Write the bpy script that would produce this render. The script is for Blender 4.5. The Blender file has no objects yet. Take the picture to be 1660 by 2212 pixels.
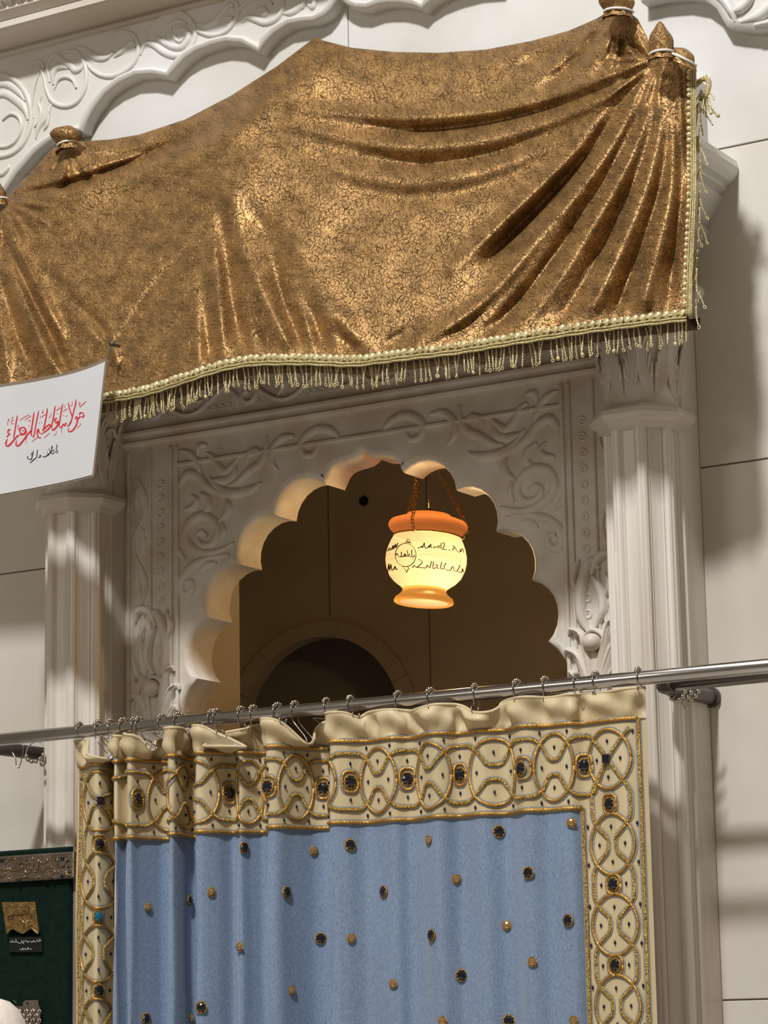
import bpy, math, random
import numpy as np
from mathutils import Vector

C = bpy.context.scene
COL = C.collection
random.seed(7)
rng = np.random.default_rng(7)
pi = math.pi

# ------------------------------------------------------------------ camera
W, H = 1660, 2212
CX, CY = W / 2, H / 2
_v1 = np.array([-9845.0, 1356.0])          # vanishing point of the wall's horizontals
_v2 = np.array([-545.0, -29500.0])         # vanishing point of the verticals
F = math.sqrt(-(_v1 @ _v2))
_ex = -np.array([_v1[0], _v1[1], F]); _ex /= np.linalg.norm(_ex)
_ez = np.array([_v2[0], _v2[1], F]); _ez -= _ex * (_ez @ _ex); _ez /= np.linalg.norm(_ez)
_ey = np.cross(_ez, _ex)
RM = np.array([_ex, _ey, _ez])
FWD = RM @ np.array([0, 0, 1.0])
CAM = np.array([0, 0, 2.8]) - FWD * 5.9


def P(px, py, Y=0.0):
    """point of the plane y = Y seen at a pixel of the photograph"""
    d = RM @ np.array([px - CX, py - CY, F])
    return CAM + d * ((Y - CAM[1]) / d[1])


def Q(p):
    q = RM.T @ (np.asarray(p, float) - CAM)
    return q[0] / q[2] * F + CX, q[1] / q[2] * F + CY


cd = bpy.data.cameras.new('camera')
cam = bpy.data.objects.new('camera', cd)
COL.objects.link(cam)
from mathutils import Matrix
xr, up, bk = RM @ np.array([1, 0, 0.]), RM @ np.array([0, -1, 0.]), RM @ np.array([0, 0, -1.])
cam.matrix_world = Matrix(((xr[0], up[0], bk[0], CAM[0]), (xr[1], up[1], bk[1], CAM[1]),
                           (xr[2], up[2], bk[2], CAM[2]), (0, 0, 0, 1)))
cd.sensor_fit = 'VERTICAL'
cd.sensor_height = 36.0
cd.lens = F / H * 36.0
cd.clip_start, cd.clip_end = 0.05, 100
C.camera = cam

# ------------------------------------------------------------------ world, lights, exposure
def S(r, g, b, a=1.0):
    f = lambda c: c / 12.92 if c <= 0.04045 else ((c + 0.055) / 1.055) ** 2.4
    return (f(r / 255), f(g / 255), f(b / 255), a)


w = bpy.data.worlds.new('hall'); C.world = w; w.use_nodes = True
bg = w.node_tree.nodes['Background']
bg.inputs[0].default_value = (1.0, 0.83, 0.64, 1); bg.inputs[1].default_value = 0.19


def area(name, loc, target, size, power, color):
    l = bpy.data.lights.new(name, 'AREA'); l.shape = 'DISK'; l.size = size; l.energy = power; l.color = color
    o = bpy.data.objects.new(name, l); COL.objects.link(o); o.location = loc
    o.rotation_euler = (Vector(target) - Vector(loc)).to_track_quat('-Z', 'Y').to_euler()
    return o


area('hall_key_light', (1.1, -5.2, 8.45), (0, 0, 2.6), 0.60, 605, (0.985, 0.99, 1.0))
area('hall_fill_light', (-1.6, -5.0, 4.6), (0, 0, 3.2), 1.6, 26, (1.0, 0.93, 0.85))
area('added_top_light', (0.2, -2.6, 8.4), (0, -.6, 2.5), 3.2, 90, (1.0, 0.95, 0.88))  # added overhead source with no known fixture, gives the steel rod a broad highlight
vs = C.view_settings
vs.view_transform = 'Standard'; vs.look = 'None'; vs.gamma = 1.0; vs.use_curve_mapping = False
vs.exposure = 0.0

# ------------------------------------------------------------------ materials
MATS = {}


def M(name, c1, c2=None, scale=6, stretch=(1, 1, 1), rough=.5, metal=0., bump=0., bscale=60, bstretch=None, detail=4,
      sheen=0., spec=.5, lo=.35, hi=.65, sss=0.):
    m = bpy.data.materials.new(name); m.use_nodes = True
    nt = m.node_tree; N, L = nt.nodes, nt.links
    b = N['Principled BSDF']
    b.inputs['Base Color'].default_value = c1
    b.inputs['Roughness'].default_value = rough
    b.inputs['Metallic'].default_value = metal
    b.inputs['Specular IOR Level'].default_value = spec
    if sheen:
        b.inputs['Sheen Weight'].default_value = sheen
        b.inputs['Sheen Roughness'].default_value = .4
    tc = N.new('ShaderNodeNewGeometry')
    def noise(sc, st, det):
        mp = N.new('ShaderNodeMapping'); mp.inputs['Scale'].default_value = st
        L.new(tc.outputs['Position'], mp.inputs[0])
        n = N.new('ShaderNodeTexNoise'); n.inputs['Scale'].default_value = sc; n.inputs['Detail'].default_value = det
        L.new(mp.outputs[0], n.inputs['Vector']); return n
    if c2 is not None:
        n = noise(scale, stretch, detail)
        r = N.new('ShaderNodeValToRGB')
        r.color_ramp.elements[0].position = lo; r.color_ramp.elements[1].position = hi
        r.color_ramp.elements[0].color = c1; r.color_ramp.elements[1].color = c2
        L.new(n.outputs['Fac'], r.inputs[0]); L.new(r.outputs[0], b.inputs['Base Color'])
    if bump:
        n = noise(bscale, bstretch or (1, 1, 1), 3)
        bp = N.new('ShaderNodeBump'); bp.inputs['Strength'].default_value = bump; bp.inputs['Distance'].default_value = .004
        L.new(n.outputs['Fac'], bp.inputs['Height']); L.new(bp.outputs[0], b.inputs['Normal'])
    MATS[name] = m
    return m


marble = M('white_marble', S(214, 213, 209), S(203, 198, 189), 2.6, (1, 1, 1), rough=.42, bump=.06, bscale=90, detail=8)
marble_vein = M('veined_marble', S(222, 216, 205), S(166, 144, 116), 9, (1, 1, .07), rough=.4, bump=.1, bscale=40, bstretch=(1, 1, .2), detail=9, lo=.44, hi=.82)
marble_wall = M('wall_marble', S(214, 208, 198), S(196, 186, 172), 2.2, (1, 1, .45), rough=.38, bump=.08, bscale=70, detail=8)
marble_relief = M('carved_marble', S(222, 217, 208), S(205, 193, 176), 12, (1, 1, 1), rough=.5, bump=.12, bscale=120, detail=7)
chamber_joint = M('chamber_joint', S(140, 128, 108), rough=.9)
plaster = M('chamber_stone', S(206, 196, 176), S(190, 178, 154), 3.5, (1, 1, 1), rough=.8, bump=.15, bscale=60, detail=6)
dark_joint = M('joint_grout', S(120, 108, 94), rough=.9)
steel = M('brushed_steel', S(196, 192, 188), S(170, 166, 162), 60, (.05, 1, 1), rough=.2, metal=1., bump=.03, bscale=300, bstretch=(.03, 1, 1))
steel_dark = M('dull_steel', S(105, 98, 92), rough=.45, metal=.85)
chrome = M('chrome_wire', S(190, 182, 170), rough=.18, metal=1.)
cream = M('cream_satin', S(205, 188, 150), S(196, 178, 138), 40, (1, 1, .15), rough=.5, bump=.25, bscale=60, bstretch=(1, 1, .25), sheen=.15, spec=.4)
header_m = M('cream_header_cloth', S(202, 184, 146), S(192, 172, 134), 14, rough=.52, bump=.5, bscale=26, sheen=.15, spec=.4)
lining = M('white_lining', S(226, 224, 226), S(210, 208, 214), 20, rough=.8, bump=.1)
blue = M('blue_linen', S(136, 153, 176), S(108, 126, 153), 420, (1, 1, .35), rough=.75, bump=.35, bscale=700, bstretch=(1, 1, .6), sheen=.25, spec=.25, lo=.3, hi=.7)
gold_smooth = M('gold_cord', S(168, 122, 50), S(210, 168, 92), 260, (1, 1, 1), rough=.38, metal=.75, bump=.5, bscale=420)
gold_glit = M('glitter_gold', S(140, 96, 26), S(246, 212, 120), 420, (1, 1, 1), rough=.3, metal=.85, bump=1., bscale=620, lo=.42, hi=.58)
thread = M('grey_thread', S(150, 154, 156), S(128, 134, 140), 300, rough=.7)
bezel_m = M('bezel_gold', S(150, 116, 60), S(204, 168, 100), 500, rough=.3, metal=.9, bump=.6, bscale=700)
gem_blue = M('midnight_gem', S(9, 14, 30), rough=.06, spec=.9)
gem_teal = M('teal_gem', S(10, 96, 122), rough=.05, spec=1.)
gem_pale = M('champagne_crystal', S(196, 160, 116), rough=.1, metal=.7)
seed = M('navy_seed_bead', S(24, 28, 58), rough=.2)
braid_m = M('pale_gold_braid', S(222, 208, 158), S(168, 148, 90), 500, rough=.4, metal=.4, bump=.8, bscale=500)
strand_m = M('pale_gold_bead_strand', S(232, 220, 172), S(190, 170, 116), 500, rough=.35, metal=.3)
sequin_m = M('pale_sequin', S(220, 206, 156), rough=.22, metal=.5)
hem_m = M('dark_hem', S(64, 42, 26), rough=.8)
string_m = M('white_string', S(226, 222, 214), rough=.8)
paper = M('white_card_paper', S(198, 198, 199), S(193, 193, 194), 5, rough=.35)
lamin = M('laminate_edge', S(126, 112, 98), rough=.15)
red_ink = M('red_ink', S(190, 40, 52), rough=.5)
black_ink = M('black_ink', S(28, 28, 30), rough=.5)
white_ink = M('white_ink', S(205, 205, 200), rough=.6)
velvet_green = M('dark_green_velvet', S(12, 34, 26), S(9, 26, 20), 60, rough=.95, sheen=.1, spec=.1)
board_edge = M('grey_board_edge', S(150, 140, 128), S(128, 118, 106), 8, (1, 1, .3), rough=.6)
silver = M('old_silver', S(142, 128, 114), S(112, 98, 86), 40, rough=.4, metal=.8, bump=.5, bscale=120)
silver_hi = M('raised_silver_gilt', S(178, 160, 118), S(136, 120, 90), 60, rough=.25, metal=.9)
plaque_gold = M('embossed_gold_plaque', S(140, 112, 66), S(176, 144, 88), 60, rough=.35, metal=.8, bump=.6, bscale=160)
plaque_silver = M('bright_silver', S(180, 172, 156), S(150, 140, 122), 50, rough=.22, metal=.9)
black_m = M('black_hole', S(10, 9, 8), rough=.5)
cap_cloth = M('ivory_cotton', S(226, 216, 204), S(216, 204, 192), 80, rough=.85, bump=.2, bscale=200)
wood_floor = M('floor_marble', S(206, 200, 190), S(190, 180, 166), 2, rough=.25)
amber = None


def velvet_gold():
    """crushed velvet with an embossed curl pattern (pile lies the other way along the curls)"""
    m = bpy.data.materials.new('bronze_crushed_velvet'); m.use_nodes = True
    nt = m.node_tree; N, L = nt.nodes, nt.links
    b = N['Principled BSDF']
    uv = N.new('ShaderNodeUVMap'); uv.uv_map = 'cloth'
    def curls(sc, warp, freq, seedv):
        mpn = N.new('ShaderNodeMapping'); mpn.inputs['Location'].default_value = (seedv, seedv * .7, 0)
        L.new(uv.outputs[0], mpn.inputs[0])
        wn = N.new('ShaderNodeTexNoise'); wn.inputs['Scale'].default_value = sc * 1.1; wn.inputs['Detail'].default_value = 1
        L.new(mpn.outputs[0], wn.inputs['Vector'])
        vm = N.new('ShaderNodeVectorMath'); vm.operation = 'MULTIPLY_ADD'; vm.inputs[1].default_value = (warp / sc, warp / sc, 0)
        L.new(wn.outputs['Color'], vm.inputs[0]); L.new(mpn.outputs[0], vm.inputs[2])
        vo = N.new('ShaderNodeTexVoronoi'); vo.feature = 'F1'; vo.inputs['Scale'].default_value = sc; vo.voronoi_dimensions = '2D'
        L.new(vm.outputs[0], vo.inputs['Vector'])
        mul = N.new('ShaderNodeMath'); mul.operation = 'MULTIPLY'; mul.inputs[1].default_value = freq
        L.new(vo.outputs['Distance'], mul.inputs[0])
        sn = N.new('ShaderNodeMath'); sn.operation = 'SINE'; L.new(mul.outputs[0], sn.inputs[0])
        ab = N.new('ShaderNodeMath'); ab.operation = 'ABSOLUTE'; L.new(sn.outputs[0], ab.inputs[0])
        rp = N.new('ShaderNodeValToRGB'); rp.color_ramp.elements[0].position = 0.; rp.color_ramp.elements[1].position = .34
        rp.color_ramp.elements[0].color = (1, 1, 1, 1); rp.color_ramp.elements[1].color = (0, 0, 0, 1)
        L.new(ab.outputs[0], rp.inputs[0]); return rp.outputs[0]
    c1 = curls(40, .9, 10.5, 0.); c2 = curls(95, 1.2, 6.0, 3.7)
    mx = N.new('ShaderNodeMath'); mx.operation = 'MAXIMUM'; L.new(c1, mx.inputs[0]); L.new(c2, mx.inputs[1])
    big = N.new('ShaderNodeTexNoise'); big.inputs['Scale'].default_value = 55; big.inputs['Detail'].default_value = 5
    L.new(uv.outputs[0], big.inputs['Vector'])
    msk = N.new('ShaderNodeMath'); msk.operation = 'MULTIPLY'
    r2 = N.new('ShaderNodeValToRGB'); r2.color_ramp.elements[0].position = .36; r2.color_ramp.elements[1].position = .62
    L.new(big.outputs['Fac'], r2.inputs[0])
    L.new(mx.outputs[0], msk.inputs[0]); L.new(r2.outputs[0], msk.inputs[1])
    cr = N.new('ShaderNodeMix'); cr.data_type = 'RGBA'
    cr.inputs['A'].default_value = S(161, 125, 78); cr.inputs['B'].default_value = S(82, 56, 28)
    L.new(msk.outputs[0], cr.inputs['Factor'])
    nap = N.new('ShaderNodeTexNoise'); nap.inputs['Scale'].default_value = 22; nap.inputs['Detail'].default_value = 6; nap.inputs['Roughness'].default_value = .65
    L.new(uv.outputs[0], nap.inputs['Vector'])
    nr = N.new('ShaderNodeMapRange'); nr.inputs['From Min'].default_value = .38; nr.inputs['From Max'].default_value = .62
    nr.inputs['To Min'].default_value = .62; nr.inputs['To Max'].default_value = 1.12
    L.new(nap.outputs['Fac'], nr.inputs['Value'])
    nm = N.new('ShaderNodeVectorMath'); nm.operation = 'SCALE'
    L.new(cr.outputs['Result'], nm.inputs[0]); L.new(nr.outputs[0], nm.inputs['Scale'])
    L.new(nm.outputs[0], b.inputs['Base Color'])
    fine = N.new('ShaderNodeTexNoise'); fine.inputs['Scale'].default_value = 190; fine.inputs['Detail'].default_value = 4
    L.new(uv.outputs[0], fine.inputs['Vector'])
    ad = N.new('ShaderNodeMath'); ad.operation = 'MULTIPLY_ADD'; ad.inputs[1].default_value = .7
    L.new(fine.outputs['Fac'], ad.inputs[0]); L.new(msk.outputs[0], ad.inputs[2])
    bp = N.new('ShaderNodeBump'); bp.inputs['Strength'].default_value = .7; bp.inputs['Distance'].default_value = .004
    L.new(ad.outputs[0], bp.inputs['Height']); L.new(bp.outputs[0], b.inputs['Normal'])
    b.inputs['Roughness'].default_value = .46; b.inputs['Metallic'].default_value = .68
    b.inputs['Sheen Weight'].default_value = .12; b.inputs['Sheen Roughness'].default_value = .45
    b.inputs['Sheen Tint'].default_value = S(230, 180, 110)
    return m


velvet = velvet_gold()


def glass(name, tint, col, emit, e, trans=.3, rough=.3):
    """thin frosted lamp glass: lets part of the bulb's light through, scatters a little, glows"""
    m = bpy.data.materials.new(name); m.use_nodes = True
    nt = m.node_tree; N, L = nt.nodes, nt.links
    N.remove(N['Principled BSDF']); out = N['Material Output']
    tl = N.new('ShaderNodeBsdfTranslucent'); tl.inputs[0].default_value = col
    df = N.new('ShaderNodeBsdfPrincipled'); df.inputs['Base Color'].default_value = col; df.inputs['Roughness'].default_value = rough
    df.inputs['Specular IOR Level'].default_value = .2
    tr = N.new('ShaderNodeBsdfTransparent'); tr.inputs[0].default_value = tint
    em = N.new('ShaderNodeEmission'); em.inputs[0].default_value = emit; em.inputs[1].default_value = e
    m1 = N.new('ShaderNodeMixShader'); m1.inputs[0].default_value = .3
    L.new(tl.outputs[0], m1.inputs[1]); L.new(df.outputs[0], m1.inputs[2])
    m2 = N.new('ShaderNodeMixShader'); m2.inputs[0].default_value = trans
    L.new(m1.outputs[0], m2.inputs[1]); L.new(tr.outputs[0], m2.inputs[2])
    a = N.new('ShaderNodeAddShader'); L.new(m2.outputs[0], a.inputs[0]); L.new(em.outputs[0], a.inputs[1])
    L.new(a.outputs[0], out.inputs['Surface'])
    return m


# ------------------------------------------------------------------ mesh helpers
class MB:
    def __init__(s): s.v = []; s.f = []

    def add(s, v, f):
        k = len(s.v); s.v += [tuple(map(float, p)) for p in v]; s.f += [tuple(i + k for i in q) for q in f]; return s

    def box(s, x0, x1, y0, y1, z0, z1, ch=0.0):
        if ch:
            c = ch
            v = [(x0 + c, y0, z0 + c), (x1 - c, y0, z0 + c), (x1 - c, y0, z1 - c), (x0 + c, y0, z1 - c),
                 (x0, y0 + c, z0), (x1, y0 + c, z0), (x1, y0 + c, z1), (x0, y0 + c, z1),
                 (x0, y1, z0), (x1, y1, z0), (x1, y1, z1), (x0, y1, z1)]
            f = [(0, 1, 2, 3)] + [(i + 4 * k, i + 4 * k + 4, (i + 1) % 4 + 4 * k + 4, (i + 1) % 4 + 4 * k) for k in (0, 1) for i in range(4)] + [(11, 10, 9, 8)]
            return s.add(v, f)
        v = [(x, y, z) for z in (z0, z1) for y in (y0, y1) for x in (x0, x1)]
        return s.add(v, [(0, 2, 3, 1), (4, 5, 7, 6), (0, 1, 5, 4), (2, 6, 7, 3), (0, 4, 6, 2), (1, 3, 7, 5)])

    def tube(s, pts, r, n=8, closed=False, cap=True, flat=1.0, ref=(0, 1, 0)):
        pts = np.asarray(pts, float); m = len(pts)
        r = np.broadcast_to(np.asarray(r, float), (m,))
        if closed: t = np.roll(pts, -1, 0) - np.roll(pts, 1, 0)
        else: t = np.gradient(pts, axis=0)
        t /= np.linalg.norm(t, axis=1)[:, None] + 1e-12
        u = None; vv = []
        a = np.arange(n) * 2 * pi / n
        for i in range(m):
            if u is None:
                u = np.cross(t[i], ref)
                if np.linalg.norm(u) < 1e-3: u = np.cross(t[i], (1, 0, .1))
            else: u = u - t[i] * (u @ t[i])
            u /= np.linalg.norm(u); wv = np.cross(t[i], u)
            vv += [pts[i] + r[i] * (math.cos(q) * u + flat * math.sin(q) * wv) for q in a]
        ff = []
        for i in range(m if closed else m - 1):
            j = (i + 1) % m
            ff += [(i * n + k, i * n + (k + 1) % n, j * n + (k + 1) % n, j * n + k) for k in range(n)]
        if cap and not closed: ff += [tuple(range(n))[::-1], tuple((m - 1) * n + k for k in range(n))]
        return s.add(vv, ff)

    def lathe(s, prof, c=(0, 0, 0), n=32, frame=None, cap=False):
        fr = np.eye(3) if frame is None else frame
        v = []
        for r, z in prof:
            v += [np.asarray(c) + fr @ np.array([r * math.cos(2 * pi * k / n), r * math.sin(2 * pi * k / n), z]) for k in range(n)]
        f = [(i * n + k, i * n + (k + 1) % n, (i + 1) * n + (k + 1) % n, (i + 1) * n + k) for i in range(len(prof) - 1) for k in range(n)]
        if cap: f += [tuple(range(n))[::-1], tuple((len(prof) - 1) * n + k for k in range(n))]
        return s.add(v, f)

    def ball(s, c, r, n=8, sq=(1, 1, 1)):
        v = []; f = []; m = max(4, n // 2 + 1)
        for i in range(m + 1):
            a = -pi / 2 + pi * i / m
            v += [(c[0] + sq[0] * r * math.cos(a) * math.cos(2 * pi * k / n), c[1] + sq[1] * r * math.cos(a) * math.sin(2 * pi * k / n), c[2] + sq[2] * r * math.sin(a)) for k in range(n)]
        for i in range(m): f += [(i * n + k, i * n + (k + 1) % n, (i + 1) * n + (k + 1) % n, (i + 1) * n + k) for k in range(n)]
        return s.add(v, f)

    def grid(s, G):
        G = np.asarray(G); a, b = G.shape[:2]
        return s.add(G.reshape(-1, 3), [(i * b + j, i * b + j + 1, (i + 1) * b + j + 1, (i + 1) * b + j) for i in range(a - 1) for j in range(b - 1)])

    def prism(s, plan, z0, z1):
        n = len(plan)
        v = [(x, y, z0) for x, y in plan] + [(x, y, z1) for x, y in plan]
        return s.add(v, [(i, (i + 1) % n, n + (i + 1) % n, n + i) for i in range(n)] + [tuple(range(n))[::-1], tuple(range(n, 2 * n))])

    def vine(s, pts, wid, hgt, Y, sub=6):
        """half-round carved band on the face y = Y; pts are (x, z); wid may taper"""
        p = smooth([(q[0], q[1]) for q in pts], sub)
        m = len(p); wd = np.interp(np.linspace(0, 1, m), np.linspace(0, 1, len(np.atleast_1d(wid))), np.atleast_1d(wid)) if np.ndim(wid) else np.full(m, wid)
        t = np.gradient(p, axis=0); t /= np.linalg.norm(t, axis=1)[:, None] + 1e-12
        nn = np.stack([-t[:, 1], t[:, 0]], 1)
        v = []; K = 5
        for i in range(m):
            for k in range(K):
                a = pi * k / (K - 1); o = math.cos(a) * wd[i]; h = math.sin(a) * hgt * min(1, wd[i] / max(wd.max(), 1e-6) + .25)
                v.append((p[i, 0] + nn[i, 0] * o, Y + .001 - h, p[i, 1] + nn[i, 1] * o))
        f = [(i * K + k, i * K + k + 1, (i + 1) * K + k + 1, (i + 1) * K + k) for i in range(m - 1) for k in range(K - 1)]
        return s.add(v, f)


def smooth(pts, sub=8, closed=False):
    """Catmull-Rom through the points"""
    p = np.asarray(pts, float)
    if len(p) < 3 and not closed:
        t = np.linspace(0, 1, sub + 1)[:, None]; return p[0] * (1 - t) + p[-1] * t
    if closed: q = np.vstack([p[-1], p, p[0], p[1]])
    else: q = np.vstack([2 * p[0] - p[1], p, 2 * p[-1] - p[-2]])
    out = []
    for i in range(len(q) - 3):
        a, b, c, d = q[i:i + 4]
        for k in range(sub):
            t = k / sub
            out.append(.5 * (2 * b + (c - a) * t + (2 * a - 5 * b + 4 * c - d) * t * t + (3 * b - a - 3 * c + d) * t ** 3))
    if not closed: out.append(q[-2])
    return np.array(out)


def obj(name, mb, mat, parent=None, sm=True, label=None, fix=True, mods=()):
    me = bpy.data.meshes.new(name); me.from_pydata(mb.v, [], mb.f)
    me.validate()
    if fix:
        import bmesh
        b = bmesh.new(); b.from_mesh(me); bmesh.ops.recalc_face_normals(b, faces=b.faces); b.to_mesh(me); b.free()
    me.materials.append(mat)
    if sm:
        me.polygons.foreach_set('use_smooth', [True] * len(me.polygons))
        if sm == 'auto':
            try: me.set_sharp_from_angle(angle=math.radians(38))
            except Exception: pass
    me.update()
    o = bpy.data.objects.new(name, me); COL.objects.link(o)
    if parent is not None: o.parent = parent; o.matrix_parent_inverse = parent.matrix_world.inverted()
    if label: o['label'] = label
    return o


def inst(name, src, parent=None, loc=(0, 0, 0), rot=None, sc=None):
    o = src.copy(); o.name = name; COL.objects.link(o)
    for k in list(o.keys()): del o[k]
    o.parent = parent
    o.matrix_parent_inverse = parent.matrix_world.inverted() if parent is not None else Matrix()
    o.location = loc
    if rot is not None: o.rotation_euler = rot
    if sc is not None: o.scale = sc
    return o


def tag(o, label=None, cat=None, group=None, kind=None):
    for k, v in (('label', label), ('category', cat), ('group', group), ('kind', kind)):
        if v: o[k] = v
    return o


def thing(name, loc, label, cat, group=None, kind=None):
    o = bpy.data.objects.new(name, None); COL.objects.link(o); o.location = loc; o.empty_display_size = .05
    o.matrix_world = Matrix.Translation(Vector(loc))
    return tag(o, label, cat, group, kind)

# ================================================================== THE SETTING
XC = -0.0545                       # axis of the arch
WALLY = 0.03                       # face of the plain wall
mir = lambda x: 2 * XC - x
PX = lambda px, py, Y=0.: (P(px, py, Y)[0], P(px, py, Y)[2])   # (x, z) on the plane y = Y


def struct(name, mb, mat, label, cat, sm=False):
    return tag(obj(name, mb, mat, None, sm), label, cat, None, 'structure')


# floor and wall backing
struct('floor', MB().box(-3.2, 3.2, -6.5, 4.2, -.05, 0), wood_floor, 'pale polished marble floor of the hall below the frame', 'floor')

# plain wall: marble slabs with recessed joints, each slab a piece
XL0, XL1 = -3.0, -.846             # left of the left pilaster
XR0, XR1 = .736, 3.0
zj_l = [0, .55, 1.25, 2.03, P(20, 1238, WALLY)[2], 3.42]
zj_r = [0, .45, 1.08, 1.74, P(1560, 1004, WALLY)[2], P(1580, 317, WALLY)[2], 4.10]
tops = 5.0


def slabs(parent, x0, x1, zs, nx, y=WALLY, th=.03, mat=marble_wall):
    g = .0016
    for i in range(len(zs) - 1):
        xs = np.linspace(x0, x1, nx + 1)
        for k in range(nx):
            obj('slab', MB().box(xs[k] + g, xs[k + 1] - g, y, y + th, zs[i] + g, zs[i + 1] - g, .0012), mat, parent, False)


wl = struct('wall_left', MB().box(XL0, XL1, WALLY + .004, .10, 0, tops), dark_joint, 'plain marble slab wall left of the left column, behind the green board', 'wall')
slabs(wl, XL0, XL1, zj_l, 2)
slabs(wl, XL0, XL1, [zj_l[-1], tops], 2)
wr = struct('wall_right', MB().box(XR0, XR1, WALLY + .004, .10, 0, zj_r[-2]), dark_joint, 'plain marble slab wall right of the right column', 'wall')
slabs(wr, XR0, XR1, zj_r[:-1], 1)
ZU = 3.22
wu = struct('wall_upper', MB().box(XL1, XR0, WALLY + .004, .10, ZU, tops).box(XR0, XR1, WALLY + .004, .10, zj_r[-2], tops), dark_joint, 'bright white marble wall above the bronze cloth valance', 'wall')
xj = P(752, 60, WALLY)[0]
for a, b, z in ((XL1, xj, ZU), (xj, XR1, zj_r[-2] + .0016)):
    obj('slab', MB().box(a + .001, b - .001, WALLY, WALLY + .03, z, tops, .0012), marble, wu, False)
obj('slab', MB().box(xj + .001, XR0, WALLY, WALLY + .03, ZU, zj_r[-2] - .0016, .0012), marble, wu, False)

# ---- scalloped arch panel
ff_l = [(427.5, 1468), (455, 1337.7), (520, 1222), (597, 1116), (701, 1051)]
ff_r = [(1179, 1384), (1147, 1249.6), (1069.6, 1144), (985.6, 1053.6), (870.4, 1013)]
cus = []
for (a, b) in zip(ff_l, ff_r):
    A, B = P(*a), P(*b); cus.append(((B[0] - A[0]) / 2, (A[2] + B[2]) / 2))
apex = (0.0, 2.945)
# bulge of each lobe: out from the chord
half = [(.468, 1.20), (.468, 2.33)]
half = []
p_low = (cus[0][0] + .012, 2.33)
chain = [cus[0], cus[1], cus[2], cus[3], cus[4]]


def lobe(a, b, k, n=9):
    """arc from a to b bulging outward (away from the opening) by k of the chord"""
    a, b = np.array(a), np.array(b); d = b - a; L = np.linalg.norm(d)
    nr = np.array([d[1], -d[0]]) / L       # to the right of travel (outward on the right half going up)
    h = k * L; R = (L * L / 4 + h * h) / (2 * h); mid = (a + b) / 2 - nr * (R - h)
    a0 = math.atan2(*(a - mid)[::-1]); a1 = math.atan2(*(b - mid)[::-1])
    while a1 < a0: a1 += 2 * pi
    return [tuple(mid + R * np.array([math.cos(t), math.sin(t)])) for t in np.linspace(a0, a1, n)]


rh = [(cus[0][0] + .006, 0.0), (cus[0][0] + .006, 2.2)]
low = lobe((cus[0][0] + .001, 2.285), cus[0], .27)
rh = [(cus[0][0] + .001, 0.0), (cus[0][0] + .001, 1.6)]
R_half = rh + low
for i in range(4): R_half += lobe(chain[i], chain[i + 1], .30 if i else .30)[1:]
# last lobe is an ogee that rises to the point
og = smooth([chain[4], (chain[4][0] - .018, chain[4][1] + .030), (.060, 2.922), (.028, 2.926), (.010, 2.934), apex], 4)
R_half += [tuple(q) for q in og[1:]]
R_half = [(XC + x, z) for x, z in R_half]
L_half = [(mir(x), z) for x, z in R_half[:-1]][::-1]
hole = R_half + L_half             # right bottom -> apex -> left bottom
PXL, PXR = -.706, .597
ZP0, ZP1 = 0.0, P(780, 890)[2]     # panel top under the frieze
TH = .09


def arch_panel():
    n = len(hole); H_ = np.array(hole)
    t = np.gradient(H_, axis=0); t /= np.linalg.norm(t, axis=1)[:, None] + 1e-9
    nr = np.stack([t[:, 1], -t[:, 0]], 1)     # outward from the opening
    m = MB(); rings = []
    for off, y in ((.014, 0.0), (.0075, .0016), (.003, .006), (0.0, .015), (0.0, TH)):
        rings.append([(H_[i, 0] + nr[i, 0] * off * (0 if H_[i, 1] < .01 else 1), y, H_[i, 1] + nr[i, 1] * off) for i in range(n)])
    for r in rings: m.v += r
    for a in range(len(rings) - 1):
        m.f += [(a * n + i, a * n + i + 1, (a + 1) * n + i + 1, (a + 1) * n + i) for i in range(n - 1)]
    from mathutils.geometry import tessellate_polygon
    for y, rg in ((0.0, rings[0]), (TH, rings[-1])):
        loop = [(x, z) for x, _, z in rg] + [(PXL, 0.0), (PXL, ZP1), (PXR, ZP1), (PXR, 0.0)]
        tri = tessellate_polygon([[Vector((x, z, 0)) for x, z in loop]])
        m.add([(x, y, z) for x, z in loop], [tuple(q) for q in tri])
    return m


ap = struct('trim_1', arch_panel(), marble_relief, 'pale carved marble panel with a scalloped arch opening between the two columns', 'arch panel', 'auto')

# carved ornament of the panel: fields left and right are mirror images
def both(pts): return (pts, [(mir(x), z) for x, z in pts])


def spiral(cx, cz, r, turns, a0, d=1, r_in=.18, n=26):
    return [(cx + r * (1 - (1 - r_in) * t) * math.cos(a0 + d * 2 * pi * turns * t), cz + r * (1 - (1 - r_in) * t) * math.sin(a0 + d * 2 * pi * turns * t)) for t in np.linspace(0, 1, n)]


def pxs(l, sx, ox, oy, Y=0.): return [PX(ox + a / sx, oy + b / sx, Y) for a, b in l]


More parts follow.
